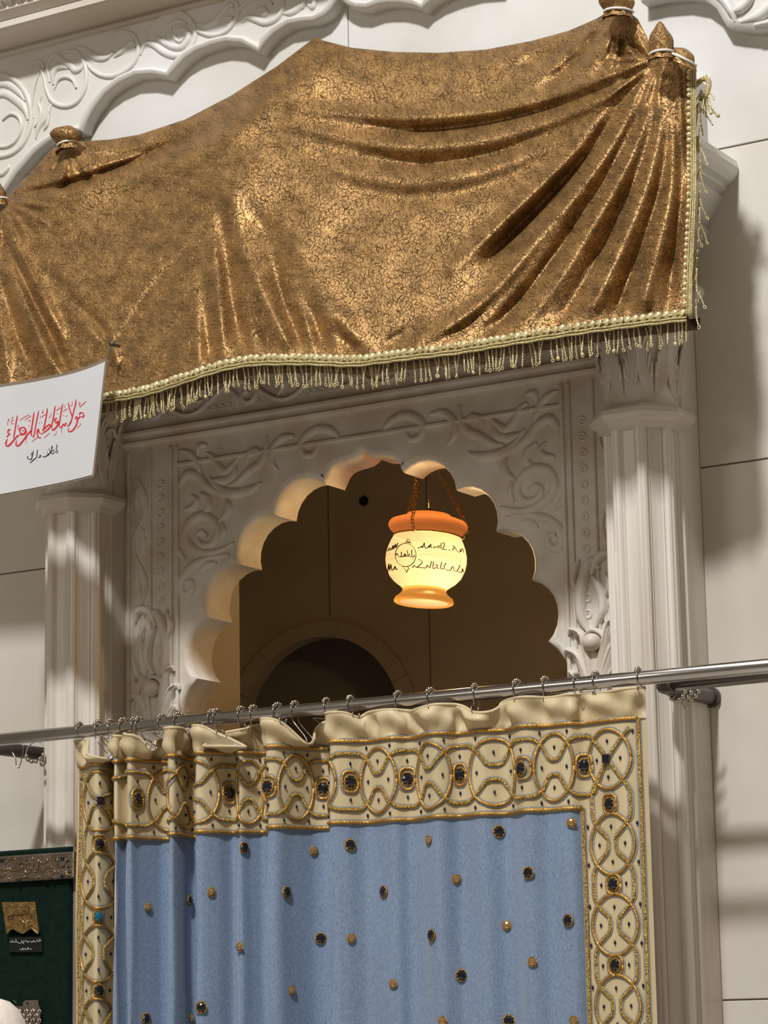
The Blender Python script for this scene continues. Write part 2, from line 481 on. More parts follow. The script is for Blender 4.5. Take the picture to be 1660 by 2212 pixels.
Z_ = lambda l: pxs(l, 4.609, 180, 860)
field = MB(); strip = MB()
HG = .0075
for pts, wd in [
    (Z_([(1500, 1440), (1400, 1500), (1250, 1545), (1100, 1500), (1020, 1390), (1060, 1240), (1190, 1170), (1300, 1230), (1340, 1340), (1280, 1450), (1180, 1460), (1130, 1390), (1180, 1330), (1240, 1370)]), (.004, .012, .013, .011, .009, .006)),
    (Z_([(1020, 1600), (960, 1540), (930, 1450)]), (.003, .01, .003)),
    (Z_([(1450, 1560), (1250, 1590), (1080, 1680), (990, 1800), (980, 1920), (1030, 1960), (1090, 1900), (1080, 1830), (1020, 1830)]), (.004, .012, .012, .011, .009, .006)),
    (Z_([(1170, 1720), (1240, 1660), (1330, 1640)]), (.003, .012, .003)),
    (Z_([(960, 900), (1000, 800), (1060, 750), (1160, 790), (1230, 870), (1340, 930), (1460, 960), (1560, 965)]), (.006, .012, .012, .011, .010, .006)),
    (Z_([(1160, 940), (1230, 1000), (1250, 1080), (1200, 1150)]), (.004, .012, .011, .005)),
    (Z_([(1080, 960), (1130, 1020), (1090, 1090), (1010, 1110)]), (.003, .010, .010, .004)),
    (Z_([(960, 520), (1040, 540), (1100, 590), (1140, 660), (1180, 760)]), (.003, .010, .011, .005)),
    (Z_([(1520, 640), (1500, 760), (1400, 820), (1260, 820)]), (.003, .012, .013, .005)),
    (Z_([(1420, 1000), (1450, 1080), (1420, 1160), (1350, 1230)]), (.003, .011, .011, .004)),
    (Z_([(1380, 1230), (1400, 1330), (1370, 1420)]), (.003, .009, .003)),
]:
    for q in both(pts): field.vine(q, wd, HG, 0)
# upper field towards the crown of the arch
X3 = lambda l: pxs(l, 3.32, 800, 720)
for pts, wd in [
    (X3([(640, 520), (650, 620), (700, 700), (790, 740), (880, 790), (960, 800)]), (.005, .011, .012, .010, .004)),
    (X3([(700, 850), (760, 880), (860, 880), (960, 850), (1040, 790), (1110, 690)]), (.004, .012, .013, .012, .005)),
    (X3([(860, 600), (920, 660), (980, 690), (1040, 620), (1080, 540), (1130, 500)]), (.004, .010, .012, .010, .004)),
    (X3([(90, 720), (140, 640), (230, 590), (320, 600), (380, 660), (360, 740), (290, 760), (250, 700)]), (.005, .011, .012, .010, .009, .006)),
    (X3([(430, 580), (520, 570), (590, 620), (610, 720), (560, 800)]), (.004, .011, .012, .010, .004)),
    (X3([(680, 640), (730, 600), (790, 620), (800, 690)]), (.004, .010, .010, .004)),
    (X3([(1120, 440), (1180, 430), (1200, 500)]), (.004, .010, .004)),
]:
    for q in both(pts): field.vine(q, wd, HG, 0)
fo = obj('scroll_carving', field, marble_relief, ap, True); fo['kind'] = 'stuff'

# vertical ornament strips: an undulating vine with leaves, and a row of small curls
z0s, z1s = 1.2, 2.985
xs0, xs1 = P(282, 1250)[0], P(325, 1250)[0]
xs2, xs3 = P(329, 1250)[0], P(368, 1250)[0]
xm, aw = (xs0 + xs1) / 2, (xs1 - xs0) / 2 - .006
v = []; per = .19
for k in range(int((z1s - z0s) / per * 8)):
    z = z0s + k * per / 8; v.append((xm + aw * .85 * math.sin(2 * pi * z / per), z))
for q in both(v): strip.vine(q, .0042, .006, 0, 3)
k = 0; z = z0s + per * .25
while z < z1s - .05:
    sd = -1 if k % 2 == 0 else 1
    for a, b, c in ((.0, .055, .020), (.02, .075, .012)):
        pts = [(xm + sd * aw * .15, z + a), (xm - sd * aw * .25, z + a + .02), (xm - sd * aw * .45, z + b - .012), (xm - sd * aw * .2, z + b)]
        for q in both(pts): strip.vine(q, (.002, c * .42, c * .5, .002), .006, 0, 4)
    z += per / 2; k += 1
z = z0s
xq = (xs2 + xs3) / 2
while z < z1s - .02:
    for q in both(spiral(xq, z, .011, 1.15, pi * .2, 1, .3, 9)): strip.vine(q, .0028, .0035, 0, 2)
    z += .034
so = obj('strip_carving', strip, marble_relief, ap, True); so['kind'] = 'stuff'
# raised fillets framing the strips and the field
for x, wd in ((P(279, 1250)[0], .0035), (P(327, 1250)[0], .0025), (P(371, 1250)[0], .004), (P(384, 1250)[0], .0045)):
    for xx in (x, mir(x)):
        obj('fillet', MB().box(xx - wd, xx + wd, -.006, .002, 1.0, ZP1 - .01, .002), marble_relief, ap, False)
zt_ = ZP1 - .055
obj('fillet', MB().box(P(384, 1250)[0], mir(P(384, 1250)[0]), -.006, .002, zt_ - .0045, zt_ + .0045, .002), marble_relief, ap, False)

# acanthus sprays with a bud, one at the foot of each strip
def acanthus(cx, cz, sgn):
    t = thing('acanthus_spray', (cx, 0, cz - .12), 'carved marble acanthus spray with round bud beside the %s column' % ('right' if sgn > 0 else 'left'), 'carving', None, 'structure')
    lf = MB(); y = -.002
    for (dx, dz, bx, wd) in ((-.062, .010, -.03, .013), (.060, .022, .035, .013), (-.052, .052, -.022, .010), (.050, .064, .028, .010), (-.055, -.035, -.035, .011), (.056, -.025, .036, .011), (-.045, -.075, -.025, .010), (.046, -.068, .025, .010)):
        pts = [(cx + bx * .12, cz - .13 + dz * .3), (cx + bx * .55, cz - .075 + dz * .7), (cx + bx * 1.2, cz - .028 + dz), (cx + dx, cz - .012 + dz), (cx + dx * 1.12, cz - .022 + dz)]
        lf.vine(pts, (.006, wd, wd * .95, wd * .55, .003), .017, y, 5)
        lf.vine([(a, b + .001) for a, b in pts[1:4]], (.002, .0035, .002), .021, y, 4)
    lf.vine([(cx, cz - .16), (cx, cz - .08), (cx, cz - .01)], (.02, .024, .016), .012, y, 5)
    obj('leaf_spray', lf, marble_relief, t, True)
    obj('bud', MB().ball((cx, -.016, cz + .008), .0205, 20, (1, .95, .92)), marble_relief, t, True)
    st = MB()
    st.vine([(cx - .02, cz + .02), (cx, cz + .034), (cx + .022, cz + .022), (cx + .026, cz + .002)], (.003, .006, .006, .003), .02, y, 5)
    for pts, wd in (([(cx + .004, cz + .04), (cx + .022, cz + .075), (cx + .018, cz + .115), (cx + .002, cz + .145)], (.004, .010, .012, .004)),
                    ([(cx + .03, cz + .01), (cx + .052, cz + .055), (cx + .058, cz + .09)], (.003, .008, .003)),
                    ([(cx - .012, cz + .03), (cx - .03, cz + .07), (cx - .026, cz + .13), (cx - .004, cz + .18), (cx + .016, cz + .16)], (.004, .012, .014, .01, .004)),
                    ([(cx + .028, cz + .10), (cx + .040, cz + .125), (cx + .030, cz + .15)], (.003, .009, .003)),
                    ([(cx - .002, cz + .15), (cx + .016, cz + .185), (cx + .046, cz + .19), (cx + .055, cz + .165)], (.004, .011, .010, .003)),
                    ([(cx - .036, cz + .11), (cx - .044, cz + .15), (cx - .03, cz + .185)], (.003, .009, .003))):
        st.vine([(cx + sgn * (a - cx), b) for a, b in pts], wd, .014, y, 5)
    obj('stem', st, marble_relief, t, True)


ab = P(1280, 1396, -.015)
acanthus(ab[0], ab[2], 1)
acanthus(mir(ab[0]), ab[2], -1)

# ---- frieze band between panel and valance
fz = MB()
zf0, zf1 = ZP1, 3.26
fz.box(PXL, PXR, -.004, TH, zf0, zf1)
fr = struct('trim_2', fz, marble_relief, 'carved marble frieze above the arch, in the shade of the valance', 'frieze')
mo = MB()
prof = [(.0, .0), (-.012, .004), (-.014, .010), (-.006, .016), (-.006, .024), (-.016, .028), (-.016, .034), (-.004, .040)]
for i in range(len(prof) - 1):
    (y0, a), (y1, b) = prof[i], prof[i + 1]
    mo.add([(PXL, y0, zf0 + a), (PXR, y0, zf0 + a), (PXR, y1, zf0 + b), (PXL, y1, zf0 + b)], [(0, 1, 2, 3)])
obj('moulding', mo, marble_relief, fr, False)
sc = MB()
zc = P(420, 868)[2] - .0
x = PXL + .02; k = 0
zw = []
for k in range(60):
    xx = PXL + .03 + k * (PXR - PXL - .06) / 59
    zw.append((xx, zc + .030 * math.sin((xx - PXL) * 2 * pi / .26)))
sc.vine(zw, .006, .008, -.004, 3)
for k in range(10):
    xx = PXL + .03 + .065 + k * .13
    sd = 1 if k % 2 else -1
    if xx > PXR - .05: break
    sc.vine(spiral(xx, zc + sd * .006, .026, 1.1, -sd * pi / 2, sd, .25, 14), (.005, .006, .005, .003), .008, -.004, 2)
    sc.vine([(xx - .05, zc - sd * .02), (xx - .03, zc + sd * .008), (xx - .028, zc + sd * .03)], (.003, .009, .003), .007, -.004, 4)
q = obj('scroll_carving', sc, marble_relief, fr, True); q['kind'] = 'stuff'
bd = MB()
for k in range(64):
    xx = PXL + .03 + k * .0195
    bd.vine(spiral(xx, zf0 + .062, .0075, 1.0, 0, 1, .35, 8), .0022, .003, -.004, 1)
q = obj('bead_row', bd, marble_relief, fr, True); q['kind'] = 'stuff'

# ---- engaged octagonal columns
AP = .072; CY0 = -.075


def shaft_plan(ap, cy):
    """three quarter octagon with a roll at each corner and a sunk panel on each facet, running back to the wall"""
    wd = 2 * ap * math.tan(pi / 8); pts = []
    for a in (-pi, -3 * pi / 4, -pi / 2, -pi / 4, 0):          # facet normals from -X round the front to +X
        n = np.array([math.cos(a), math.sin(a)]); t = np.array([-n[1], n[0]])
        for u, o in ((-.5, .001), (-.44, .0035), (-.36, .0035), (-.30, .000), (-.27, -.004), (-.23, -.002), (-.19, -.0055), (0, -.0065), (.19, -.0055), (.23, -.002), (.27, -.004), (.30, .000), (.36, .0035), (.44, .0035)):
            p = n * (ap + o) + t * u * wd; pts.append((p[0], p[1] + cy))
    return pts


def octa_loft(mb, prof, cx, cy, z0):
    """stack of octagons (apothem, height) round a column"""
    v = []; n = 8
    for a, z in prof:
        r = a / math.cos(pi / 8)
        v += [(cx + r * math.cos(pi / 8 + k * pi / 4), cy + r * math.sin(pi / 8 + k * pi / 4), z0 + z) for k in range(n)]
    f = [(i * n + k, i * n + (k + 1) % n, (i + 1) * n + (k + 1) % n, (i + 1) * n + k) for i in range(len(prof) - 1) for k in range(n)]
    return mb.add(v, f + [tuple(range(n))[::-1], tuple((len(prof) - 1) * n + k for k in range(n))])


ZRING = P(1400, 905, -.14)[2]
ZCAP1 = ZRING + .235


def column(cx, which):
    t = thing('column', (cx, CY0, 0), 'engaged octagonal marble column with ribbed shaft at the %s of the scalloped arch' % which, 'column', None, 'structure')
    pl = shaft_plan(AP, CY0)
    plan = [(cx + x, y) for x, y in pl] + [(cx + AP, WALLY + .03), (cx - AP, WALLY + .03)]
    obj('shaft', MB().prism(plan, 0, ZRING), marble_vein, t, False)
    pil = MB()
    for s in (-1, 1):
        a, b = sorted((cx + s * AP * .9, cx + s * (AP + .003)))
        pil.box(a, b, -.045, .06, 0, P(1560, 330, -.02)[2] - .15, .002)
        a, b = sorted((cx + s * AP * .9, cx + s * (AP - .003)))
        pil.box(a, b, -.066, -.05, 0, ZRING, .002)
    obj('pilaster_strip', pil, marble_vein, t, False)
    rg = MB(); octa_loft(rg, [(AP + .001, -.016), (AP + .010, -.012), (AP + .013, -.004), (AP + .023, .002), (AP + .028, .012), (AP + .026, .022), (AP + .016, .030), (AP + .006, .033)], cx, CY0, ZRING)
    obj('neck_ring', rg, marble_wall, t, False)
    cb = MB(); cap = [(AP + .0, .030), (AP + .004, .045), (AP + .003, .075), (AP + .004, .12), (AP + .010, .165), (AP + .020, .20), (AP + .026, .215), (AP + .026, .26)]
    n = 24; v = []
    def rad(th, a):
        o = a / max(math.cos(((th + pi / 8) % (pi / 4)) - pi / 8), .5)
        return .5 * o + .5 * a * 1.03
    for a, z in cap:
        v += [(cx + rad(2 * pi * k / n, a) * math.cos(2 * pi * k / n), CY0 + rad(2 * pi * k / n, a) * math.sin(2 * pi * k / n), ZRING + z) for k in range(n)]
    cb.add(v, [(i * n + k, i * n + (k + 1) % n, (i + 1) * n + (k + 1) % n, (i + 1) * n + k) for i in range(len(cap) - 1) for k in range(n)])
    ca = obj('capital', cb, marble_relief, t, True)
    # nested acanthus fronds on the capital, one spray per facet
    fr_ = MB()
    def on(th, z, o):
        a = np.interp(z, [c[1] for c in cap], [c[0] for c in cap]); r = rad(th, a) + o
        return (cx + r * math.cos(th), CY0 + r * math.sin(th), ZRING + z)
    for th0 in (-pi / 2, -pi / 4, -3 * pi / 4, 0, -pi):
        th0 += pi / 16 * 0
        for k, (hw, top) in enumerate(((.37, .205), (.31, .192), (.25, .175), (.19, .157), (.13, .138), (.07, .118))):
            for s in (-1, 1):
                pp = [on(th0 + s * hw * .12, .046, -.001), on(th0 + s * hw * .75, .068, .0015), on(th0 + s * hw, .105, .003), on(th0 + s * hw * .98, top - .03, .004), on(th0 + s * hw * .80, top, .008)]
                fr_.tube(smooth(pp, 4), np.interp(np.linspace(0, 1, 17), [0, .5, .85, 1], [.002, .0036, .004, .0025]), 5)
        fr_.tube(smooth([on(th0 - .2, .165, .003), on(th0 - .1, .178, .005), on(th0 + .1, .178, .005), on(th0 + .2, .165, .003)], 4), .004, 5)
    q = obj('frond', fr_, marble_relief, ca, True)
    # stepped abacus above the capital
    st = MB()
    zt = P(1560, 330, -.02)[2]
    pr = [(.10, 0), (.10, .03), (.116, .036), (.121, .046), (.115, .056), (.128, .075), (.144, .098), (.152, .113), (.150, .121), (.164, .127), (.164, .135), (.176, .140), (.187, .152), (.191, .168), (.187, .184), (.178, .19)]
    v = []
    for a, z in pr:
        yf = max(CY0 - a, -.155); v += [(cx - a, WALLY + .02, zt - .19 + z), (cx - a, yf, zt - .19 + z), (cx + a, yf, zt - .19 + z), (cx + a, WALLY + .02, zt - .19 + z)]
    st.add(v, [(i * 4 + k, i * 4 + (k + 1) % 4, i * 4 + 4 + (k + 1) % 4, i * 4 + 4 + k) for i in range(len(pr) - 1) for k in range(4)] + [(0, 1, 2, 3), tuple(len(v) - 4 + k for k in range(4))])
    obj('abacus', st, marble, t, False)
    zu = P(1530, 150, -.05)[2]
    if which == 'right': obj('upper_pilaster', MB().box(cx + .02, cx + .125, -.08, WALLY + .02, zt, zu, .012).box(cx + .03, cx + .10, -.092, -.07, zt, zu - .01, .01), marble, t, False)
    obj('necking', MB().box(cx - .09, cx + .09, -.15, WALLY + .02, ZRING + .25, zt - .18, .004), marble_relief, t, False)
    return t


column(.662, 'right'); column(mir(.662), 'left')

# ---- upper relief: multifoil blind arch standing proud of the white wall
def crop(l, sx, ox=0, oy=0): return [(ox + a / sx, oy + b / sx) for a, b in l]


RY = -.008
edge_px = [(-140, 590), (-60, 520), (0, 425), (10, 420), (38, 374), (58, 352), (76, 331), (100, 312), (125, 297), (150, 291), (178, 285),
           (187, 261), (202, 235), (228, 202), (258, 180), (293, 164), (329, 162), (362, 168),
           (378, 149), (400, 126.5), (425, 111), (458, 99), (488.5, 92), (521, 95), (559, 114),
           (572, 94), (592, 73), (623, 54), (653, 49), (678, 47), (704, 33), (718, 16), (727, 0), (731, -14),
           (736, 0), (749, 11), (767, 19), (792, 20), (820, 10), (838, 8), (864, 8), (890, 13), (912, 22), (925, 8), (950, -8), (985, -22), (1030, -34), (1080, -38)]
E_ = np.array([PX(a, b, RY) for a, b in edge_px])
top_z = P(200, 72, RY)[2] + .02
# centre of the blind arch: mirror the outline to the right
rel = MB(); n = len(E_)
t = np.gradient(E_, axis=0); t /= np.linalg.norm(t, axis=1)[:, None]
nr = np.stack([-t[:, 1], t[:, 0]], 1)
rings = []
rings.append([(x, RY + .003, max(top_z, 4.6)) for x, z in E_])
for o, y in ((.020, RY + .003), (.018, RY - .002), (.012, RY - .006), (.006, RY - .004), (.002, RY), (0, RY + .004), (0, WALLY + .005)):
    rings.append([(E_[i, 0] + nr[i, 0] * o, y, E_[i, 1] + nr[i, 1] * o) for i in range(n)])
for r in rings: rel.v += r
for a in range(len(rings) - 1): rel.f += [(a * n + i, a * n + i + 1, (a + 1) * n + i + 1, (a + 1) * n + i) for i in range(n - 1)]
ur = struct('trim_3', rel, marble, 'white marble multifoil blind arch in relief above the bronze cloth', 'relief arch', 'auto')
cv = MB()
A_ = lambda l: [PX(a, b, RY) for a, b in crop(l, 3.952)]
B_ = lambda l: [PX(a, b, RY) for a, b in crop(l, 3.952, 400)]
for pts, wd in [
    (A_([(330, 560), (370, 650), (400, 780), (450, 870), (550, 905), (650, 870), (720, 760), (735, 620), (700, 500), (640, 440), (560, 440), (500, 450)]), (.003, .006, .007, .007, .007, .006, .004)),
    (A_([(460, 760), (500, 680), (560, 655), (620, 680), (648, 750)]), (.002, .005, .006, .003)),
    (A_([(420, 700), (400, 580), (430, 500), (480, 470), (530, 520), (600, 560), (640, 600), (690, 580), (700, 520)]), (.003, .008, .010, .009, .004)),
    (A_([(450, 720), (450, 620), (500, 570), (580, 580)]), (.003, .010, .010, .003)),
    (A_([(270, 580), (300, 530), (350, 530), (380, 580)]), (.002, .006, .005, .003)),
    (A_([(300, 1180), (330, 1080), (390, 1000), (430, 900), (450, 880)]), (.003, .009, .010, .005, .003)),
    (A_([(290, 1080), (330, 1040), (350, 960), (330, 880), (350, 820)]), (.003, .007, .006, .003)),
    (A_([(370, 1110), (400, 1060), (420, 980)]), (.002, .006, .003)),
    (A_([(-60, 620), (30, 640), (120, 680), (200, 770), (250, 890), (262, 1010), (240, 1130), (180, 1240), (90, 1310), (-20, 1340)]), (.006, .008, .009, .008, .007)),
    (A_([(-60, 820), (40, 800), (130, 850), (200, 920), (235, 1020)]), (.008, .012, .012, .004)),
    (A_([(-40, 720), (60, 720), (150, 780), (210, 860)]), (.008, .010, .010, .003)),
    (A_([(20, 1020), (90, 970), (160, 1000), (180, 1090), (130, 1200), (50, 1250), (-40, 1250)]), (.004, .006, .006, .005, .004)),
    (A_([(330, 620), (290, 760), (270, 900), (280, 1010)]), (.002, .004, .004, .002)),
    (A_([(-40, 1490), (20, 1480), (70, 1430), (70, 1400)]), (.004, .008, .005, .002)),
    (A_([(735, 530), (780, 590), (860, 640), (960, 648), (1070, 600), (1150, 520), (1180, 410), (1150, 310), (1080, 270), (1000, 275), (945, 310)]), (.004, .006, .007, .007, .006, .005, .003)),
    (A_([(640, 400), (720, 420), (770, 460), (840, 495), (910, 490), (965, 445)]), (.003, .009, .010, .008, .003)),
    (A_([(970, 485), (1030, 440), (1090, 380), (1130, 360), (1150, 400)]), (.003, .008, .009, .006, .003)),
    (A_([(1195, 465), (1240, 370), (1310, 380), (1390, 440), (1490, 475), (1580, 450), (1640, 380), (1665, 270), (1625, 170), (1545, 110), (1450, 110), (1350, 170), (1270, 250), (1235, 310)]), (.003, .009, .009, .008, .007, .006, .005, .003)),
    (A_([(1565, 320), (1530, 350), (1490, 320), (1500, 265), (1550, 245), (1600, 275), (1600, 340), (1540, 400), (1450, 390), (1400, 340), (1410, 270)]), (.004, .006, .006, .009, .010, .008, .003)),
    (A_([(1450, 280), (1460, 210), (1520, 180), (1590, 200)]), (.003, .009, .008, .003)),
    (A_([(1330, 310), (1370, 340), (1420, 390)]), (.003, .008, .004)),
    (B_([(40, 220), (130, 275), (240, 300), (350, 260), (430, 160), (455, 70), (420, 10), (340, 0)]), (.004, .006, .007, .007, .005, .003)),
    (B_([(90, 200), (170, 212), (250, 180), (310, 110), (380, 40), (410, 60)]), (.003, .008, .010, .008, .003)),
    (B_([(340, 150), (390, 150), (395, 200), (350, 220)]), (.002, .006, .006, .003)),
    (B_([(485, 185), (530, 145), (600, 165), (680, 192), (770, 160), (825, 90), (835, 0), (800, -60)]), (.003, .009, .009, .007, .005)),
    (B_([(440, 120), (480, 60), (540, 10), (620, -10), (700, 0), (745, 30)]), (.003, .005, .006, .006, .003)),
    (B_([(600, 90), (660, 70), (690, 110), (650, 130)]), (.003, .008, .008, .003)),
    (B_([(830, 112), (900, 104), (970, 60), (1010, 10), (1040, -30)]), (.003, .009, .011, .008, .004)),
    (B_([(1040, 30), (1085, 55), (1100, 20), (1080, -20)]), (.003, .009, .008, .004)),
    (B_([(960, 80), (1000, 50), (1030, 0)]), (.003, .008, .004)),
]:
    cv.vine(pts, wd, .0075, RY + .003)
q = obj('scroll_carving', cv, marble, ur, True); q['kind'] = 'stuff'
# fragment of the spandrel carving at the upper right
sp = MB()
R_ = lambda l: [PX(a, b, RY + .02) for a, b in l]
R2 = [(1395, 12), (1440, 2), (1490, -2), (1530, 5), (1556, 24), (1570, 48), (1578, 62), (1600, 66), (1640, 70), (1700, 62), (1800, 50)]
E2 = np.array(R_(R2)); n = len(E2)
t = np.gradient(E2, axis=0); t /= np.linalg.norm(t, axis=1)[:, None]; nr = np.stack([-t[:, 1], t[:, 0]], 1)
rings = [[(x, RY + .003, 4.6) for x, z in E2]]
for o, y in ((.018, RY + .003), (.014, RY - .004), (.006, RY - .002), (0, RY + .004), (0, WALLY + .005)):
    rings.append([(E2[i, 0] + nr[i, 0] * o, y, E2[i, 1] + nr[i, 1] * o) for i in range(n)])
for r in rings: sp.v += r
for a in range(len(rings) - 1): sp.f += [(a * n + i, a * n + i + 1, (a + 1) * n + i + 1, (a + 1) * n + i) for i in range(n - 1)]
s2 = struct('trim_4', sp, marble, 'white marble relief arch fragment above the right pilaster', 'relief arch', 'auto')
cv = MB()
for pts, wd in ((R_([(1500, -30), (1560, -5), (1590, 30), (1598, 55)]), (.004, .012, .010, .003)), (R_([(1585, 38), (1610, 25), (1628, 8), (1640, -20)]), (.003, .012, .010, .004)),
                (R_([(1610, 55), (1650, 40), (1680, 10), (1690, -30)]), (.004, .014, .012, .005)), (R_([(1640, 62), (1690, 50), (1740, 20)]), (.004, .010, .004))):
    cv.vine(pts, wd, .012, RY)
obj('scroll_carving', cv, marble, s2, True)

# ---- cornice at the top left
zc0 = P(150, 84, RY)[2]
ins = [P(0, 118, RY)[2], P(0, 72, -.10)[2], P(0, 60, -.12)[2]]
cn = MB(); z0 = ins[0]
prof = [(RY + .01, -.012), (RY - .008, -.009), (RY - .008, -.001), (RY - .003, .001), (RY - .003, .006), (-.105, .010), (-.112, .016), (-.112, .030), (-.104, .036), (-.112, .044), (-.128, .052), (-.128, .060), (-.150, .085), (-.165, .120), (-.20, .16), (-.20, .30), (RY + .01, .30)]
for i in range(len(prof) - 1):
    (y0, a), (y1, b) = prof[i], prof[i + 1]
    cn.add([(-3, y0, z0 + a), (.30, y0, z0 + a), (.30, y1, z0 + b), (-3, y1, z0 + b)], [(0, 1, 2, 3)])
co = struct('trim_5', cn, marble_wall, 'projecting marble cornice with a carved leaf row above the relief', 'cornice')
lv = MB()
for k in range(46):
    xx = -1.45 + k * .028
    lv.tube(smooth([(xx - .011, -.130, z0 + .062), (xx - .009, -.152, z0 + .078), (xx, -.172, z0 + .112), (xx + .009, -.152, z0 + .078), (xx + .011, -.130, z0 + .062)], 3), .0028, 5)
q = obj('leaf_row', lv, marble_wall, co, True); q['kind'] = 'stuff'

# ---- chamber behind the arch
CB = 1.30                           # back wall of the chamber
XCL = P(518, 1400, CB)[0]; XCR = XCL + 2.45
ch = struct('wall_chamber', MB().box(XCL - .05, XCL, TH, CB + .02, 0, 4.0).box(XCR, XCR + .05, TH, CB + .02, 0, 4.0).box(XCL - .05, PXL - .0, TH - .01, TH + .02, 0, 4.0).box(PXR, XCR + .05, TH - .01, TH + .02, 0, 4.0).box(PXL, PXR, TH - .01, TH + .02, ZP1 - .02, 4.0), plaster, 'dim stone side walls of the chamber behind the scalloped arch', 'wall')
struct('ceiling', MB().box(XCL - .05, XCR + .05, TH, CB + .02, 3.62, 3.70), plaster, 'dark stone ceiling of the chamber above the hanging lamp', 'ceiling')
xjm = P(518, 1400, .30)[0]
obj('jamb', MB().box(xjm - .3, xjm, TH, .30, 0, 4.0), plaster, ch, False)
obj('jamb', MB().box(mir(xjm) , mir(xjm) + .3, TH, .30, 0, 4.0), plaster, ch, False)
# back wall with a round-headed opening
oc = [(594, 1512), (605, 1475), (623, 1440), (643, 1411), (666, 1387), (689, 1377), (715, 1375), (747, 1382), (780, 1403), (799, 1417), (819, 1442), (835, 1473)]
op = np.array([PX(a, b, CB) for a, b in oc])
apx = op[np.argmax(op[:, 1])]
hw = .30
ax, az = apx[0] + .004, apx[1]
hwl = ax - op[0][0]
# fit: half width grows downwards; use an ellipse through the measured points
def ell(x, k): return az - k
rx = .262; rz = .26
opening = [(ax - rx, 0.0), (ax - rx, az - rz)] + [(ax + rx * math.cos(a), az - rz + rz * math.sin(a)) for a in np.linspace(pi, 0, 22)[1:-1]] + [(ax + rx, az - rz), (ax + rx, 0.0)]
bw = MB(); n = len(opening)
out = []
for x, z in opening:
    if z <= az - rz + 1e-6: out.append((XCL if x < ax else XCR, z)); continue
    dx, dz = x - ax, z - (az - rz)
    s_ = [(3.62 - (az - rz)) / dz] if dz > 1e-6 else []
    if dx > 1e-6: s_.append((XCR - ax) / dx)
    if dx < -1e-6: s_.append((XCL - ax) / dx)
    k = min(s_); out.append((ax + dx * k, az - rz + dz * k))
for cx_ in (XCL, XCR):
    i = min(range(n), key=lambda j: abs(out[j][0] - cx_) + abs(out[j][1] - 3.62)); out[i] = (cx_, 3.62)
for y, L_ in ((CB, out), (CB, opening), (CB + .035, opening)): bw.v += [(x, y, z) for x, z in L_]
for a in (0, 1): bw.f += [(a * n + i, a * n + i + 1, (a + 1) * n + i + 1, (a + 1) * n + i) for i in range(n - 1)]
wb = struct('wall_back', bw, plaster, 'brown stone back wall of the chamber with a dark arched opening', 'wall')
# slab joints on the back wall: raised facing slabs each side of the seams
zs = az + .055
for px_, z0_, z1_ in ((712, zs, 3.6), (926, .5, 3.6)):
    xx = P(px_, 1250, CB)[0]
    obj('seam', MB().box(xx - .002, xx + .002, CB - .0015, CB + .001, z0_, z1_), chamber_joint, wb, False)
for k in range(7):
    a0, a1 = pi * k / 7 + .003, pi * (k + 1) / 7 - .003
    aa = np.linspace(a0, a1, 7); vo = MB()
    inn = [(ax + rx * math.cos(a), az - rz + rz * math.sin(a)) for a in aa]; ou = [(ax + (rx + .052) * math.cos(a), az - rz + (rz + .042) * math.sin(a)) for a in aa]
    m = len(aa)
    for y, L_ in ((CB - .012, inn), (CB - .012, ou), (CB + .0, ou), (CB + .0, inn)): vo.v += [(x, y, z) for x, z in L_]
    for r in range(4): vo.f += [(r * m + i, r * m + i + 1, ((r + 1) % 4) * m + i + 1, ((r + 1) % 4) * m + i) for i in range(m - 1)]
    vo.f += [(0, m, 2 * m, 3 * m), (m - 1, 2 * m - 1, 3 * m - 1, 4 * m - 1)]
    obj('voussoir', vo, plaster, wb, False)
# passage beyond the opening
struct('wall_passage', MB().box(ax - 1.6, ax - 1.55, CB + .035, 1.85, 0, 3.4).box(ax + .9, ax + .95, CB + .035, 1.85, 0, 3.4).box(ax - 1.6, ax + .95, 1.8, 1.85, 0, 3.4).box(ax - 1.6, ax + .95, CB + .035, 1.85, 3.3, 3.35)
       .box(ax - 1.6, ax - rx - .02, CB + .03, CB + .05, 0, 3.4).box(ax + rx + .02, ax + .95, CB + .03, CB + .05, 0, 3.4).box(ax - .6, ax + .6, CB + .03, CB + .05, az + .02, 3.4), plaster, 'unlit stone passage seen through the dark arched opening', 'wall')

# ================================================================== THE BRONZE VALANCE
def PA(px, py, Y):
    px, py, Y = np.broadcast_arrays(np.asarray(px, float), np.asarray(py, float), np.asarray(Y, float))
    d = np.stack([px - CX, py - CY, np.full_like(px, F)], -1) @ RM.T
    t = (Y - CAM[1]) / d[..., 1]
    return CAM + d * t[..., None]


def resample(poly, n):
    p = smooth(poly, 10); s = np.r_[0, np.cumsum(np.linalg.norm(np.diff(p, axis=0), axis=1))]
    u = np.linspace(0, s[-1], n)
    return np.stack([np.interp(u, s, p[:, k]) for k in range(p.shape[1])], 1)


V_TOP = [(-150, 560), (-60, 475), (0, 432), (12, 430), (60, 378), (112, 322), (132, 312), (166, 306), (200, 304), (240, 301), (300, 291), (400, 258), (500, 206), (600, 142), (655, 100), (682, 80), (692, 86), (760, 103), (850, 112), (950, 114), (1050, 107), (1150, 88), (1230, 66), (1290, 40), (1312, 26), (1352, 22), (1378, 40), (1398, 78), (1410, 112), (1440, 114), (1475, 112), (1498, 128)]
V_BOT = [(-150, 905), (-60, 895), (0, 888), (120, 880), (232, 862), (300, 851), (350, 838), (400, 821), (450, 804), (500, 790), (550, 782), (600, 780), (680, 780), (765, 783), (830, 776), (900, 767), (1000, 755), (1100, 738), (1200, 722), (1300, 707), (1400, 694), (1488, 684)]
V_RIGHT = [(1498, 128), (1497, 250), (1498, 400), (1493, 520), (1489, 600), (1488, 684)]
NU, NV = 430, 210
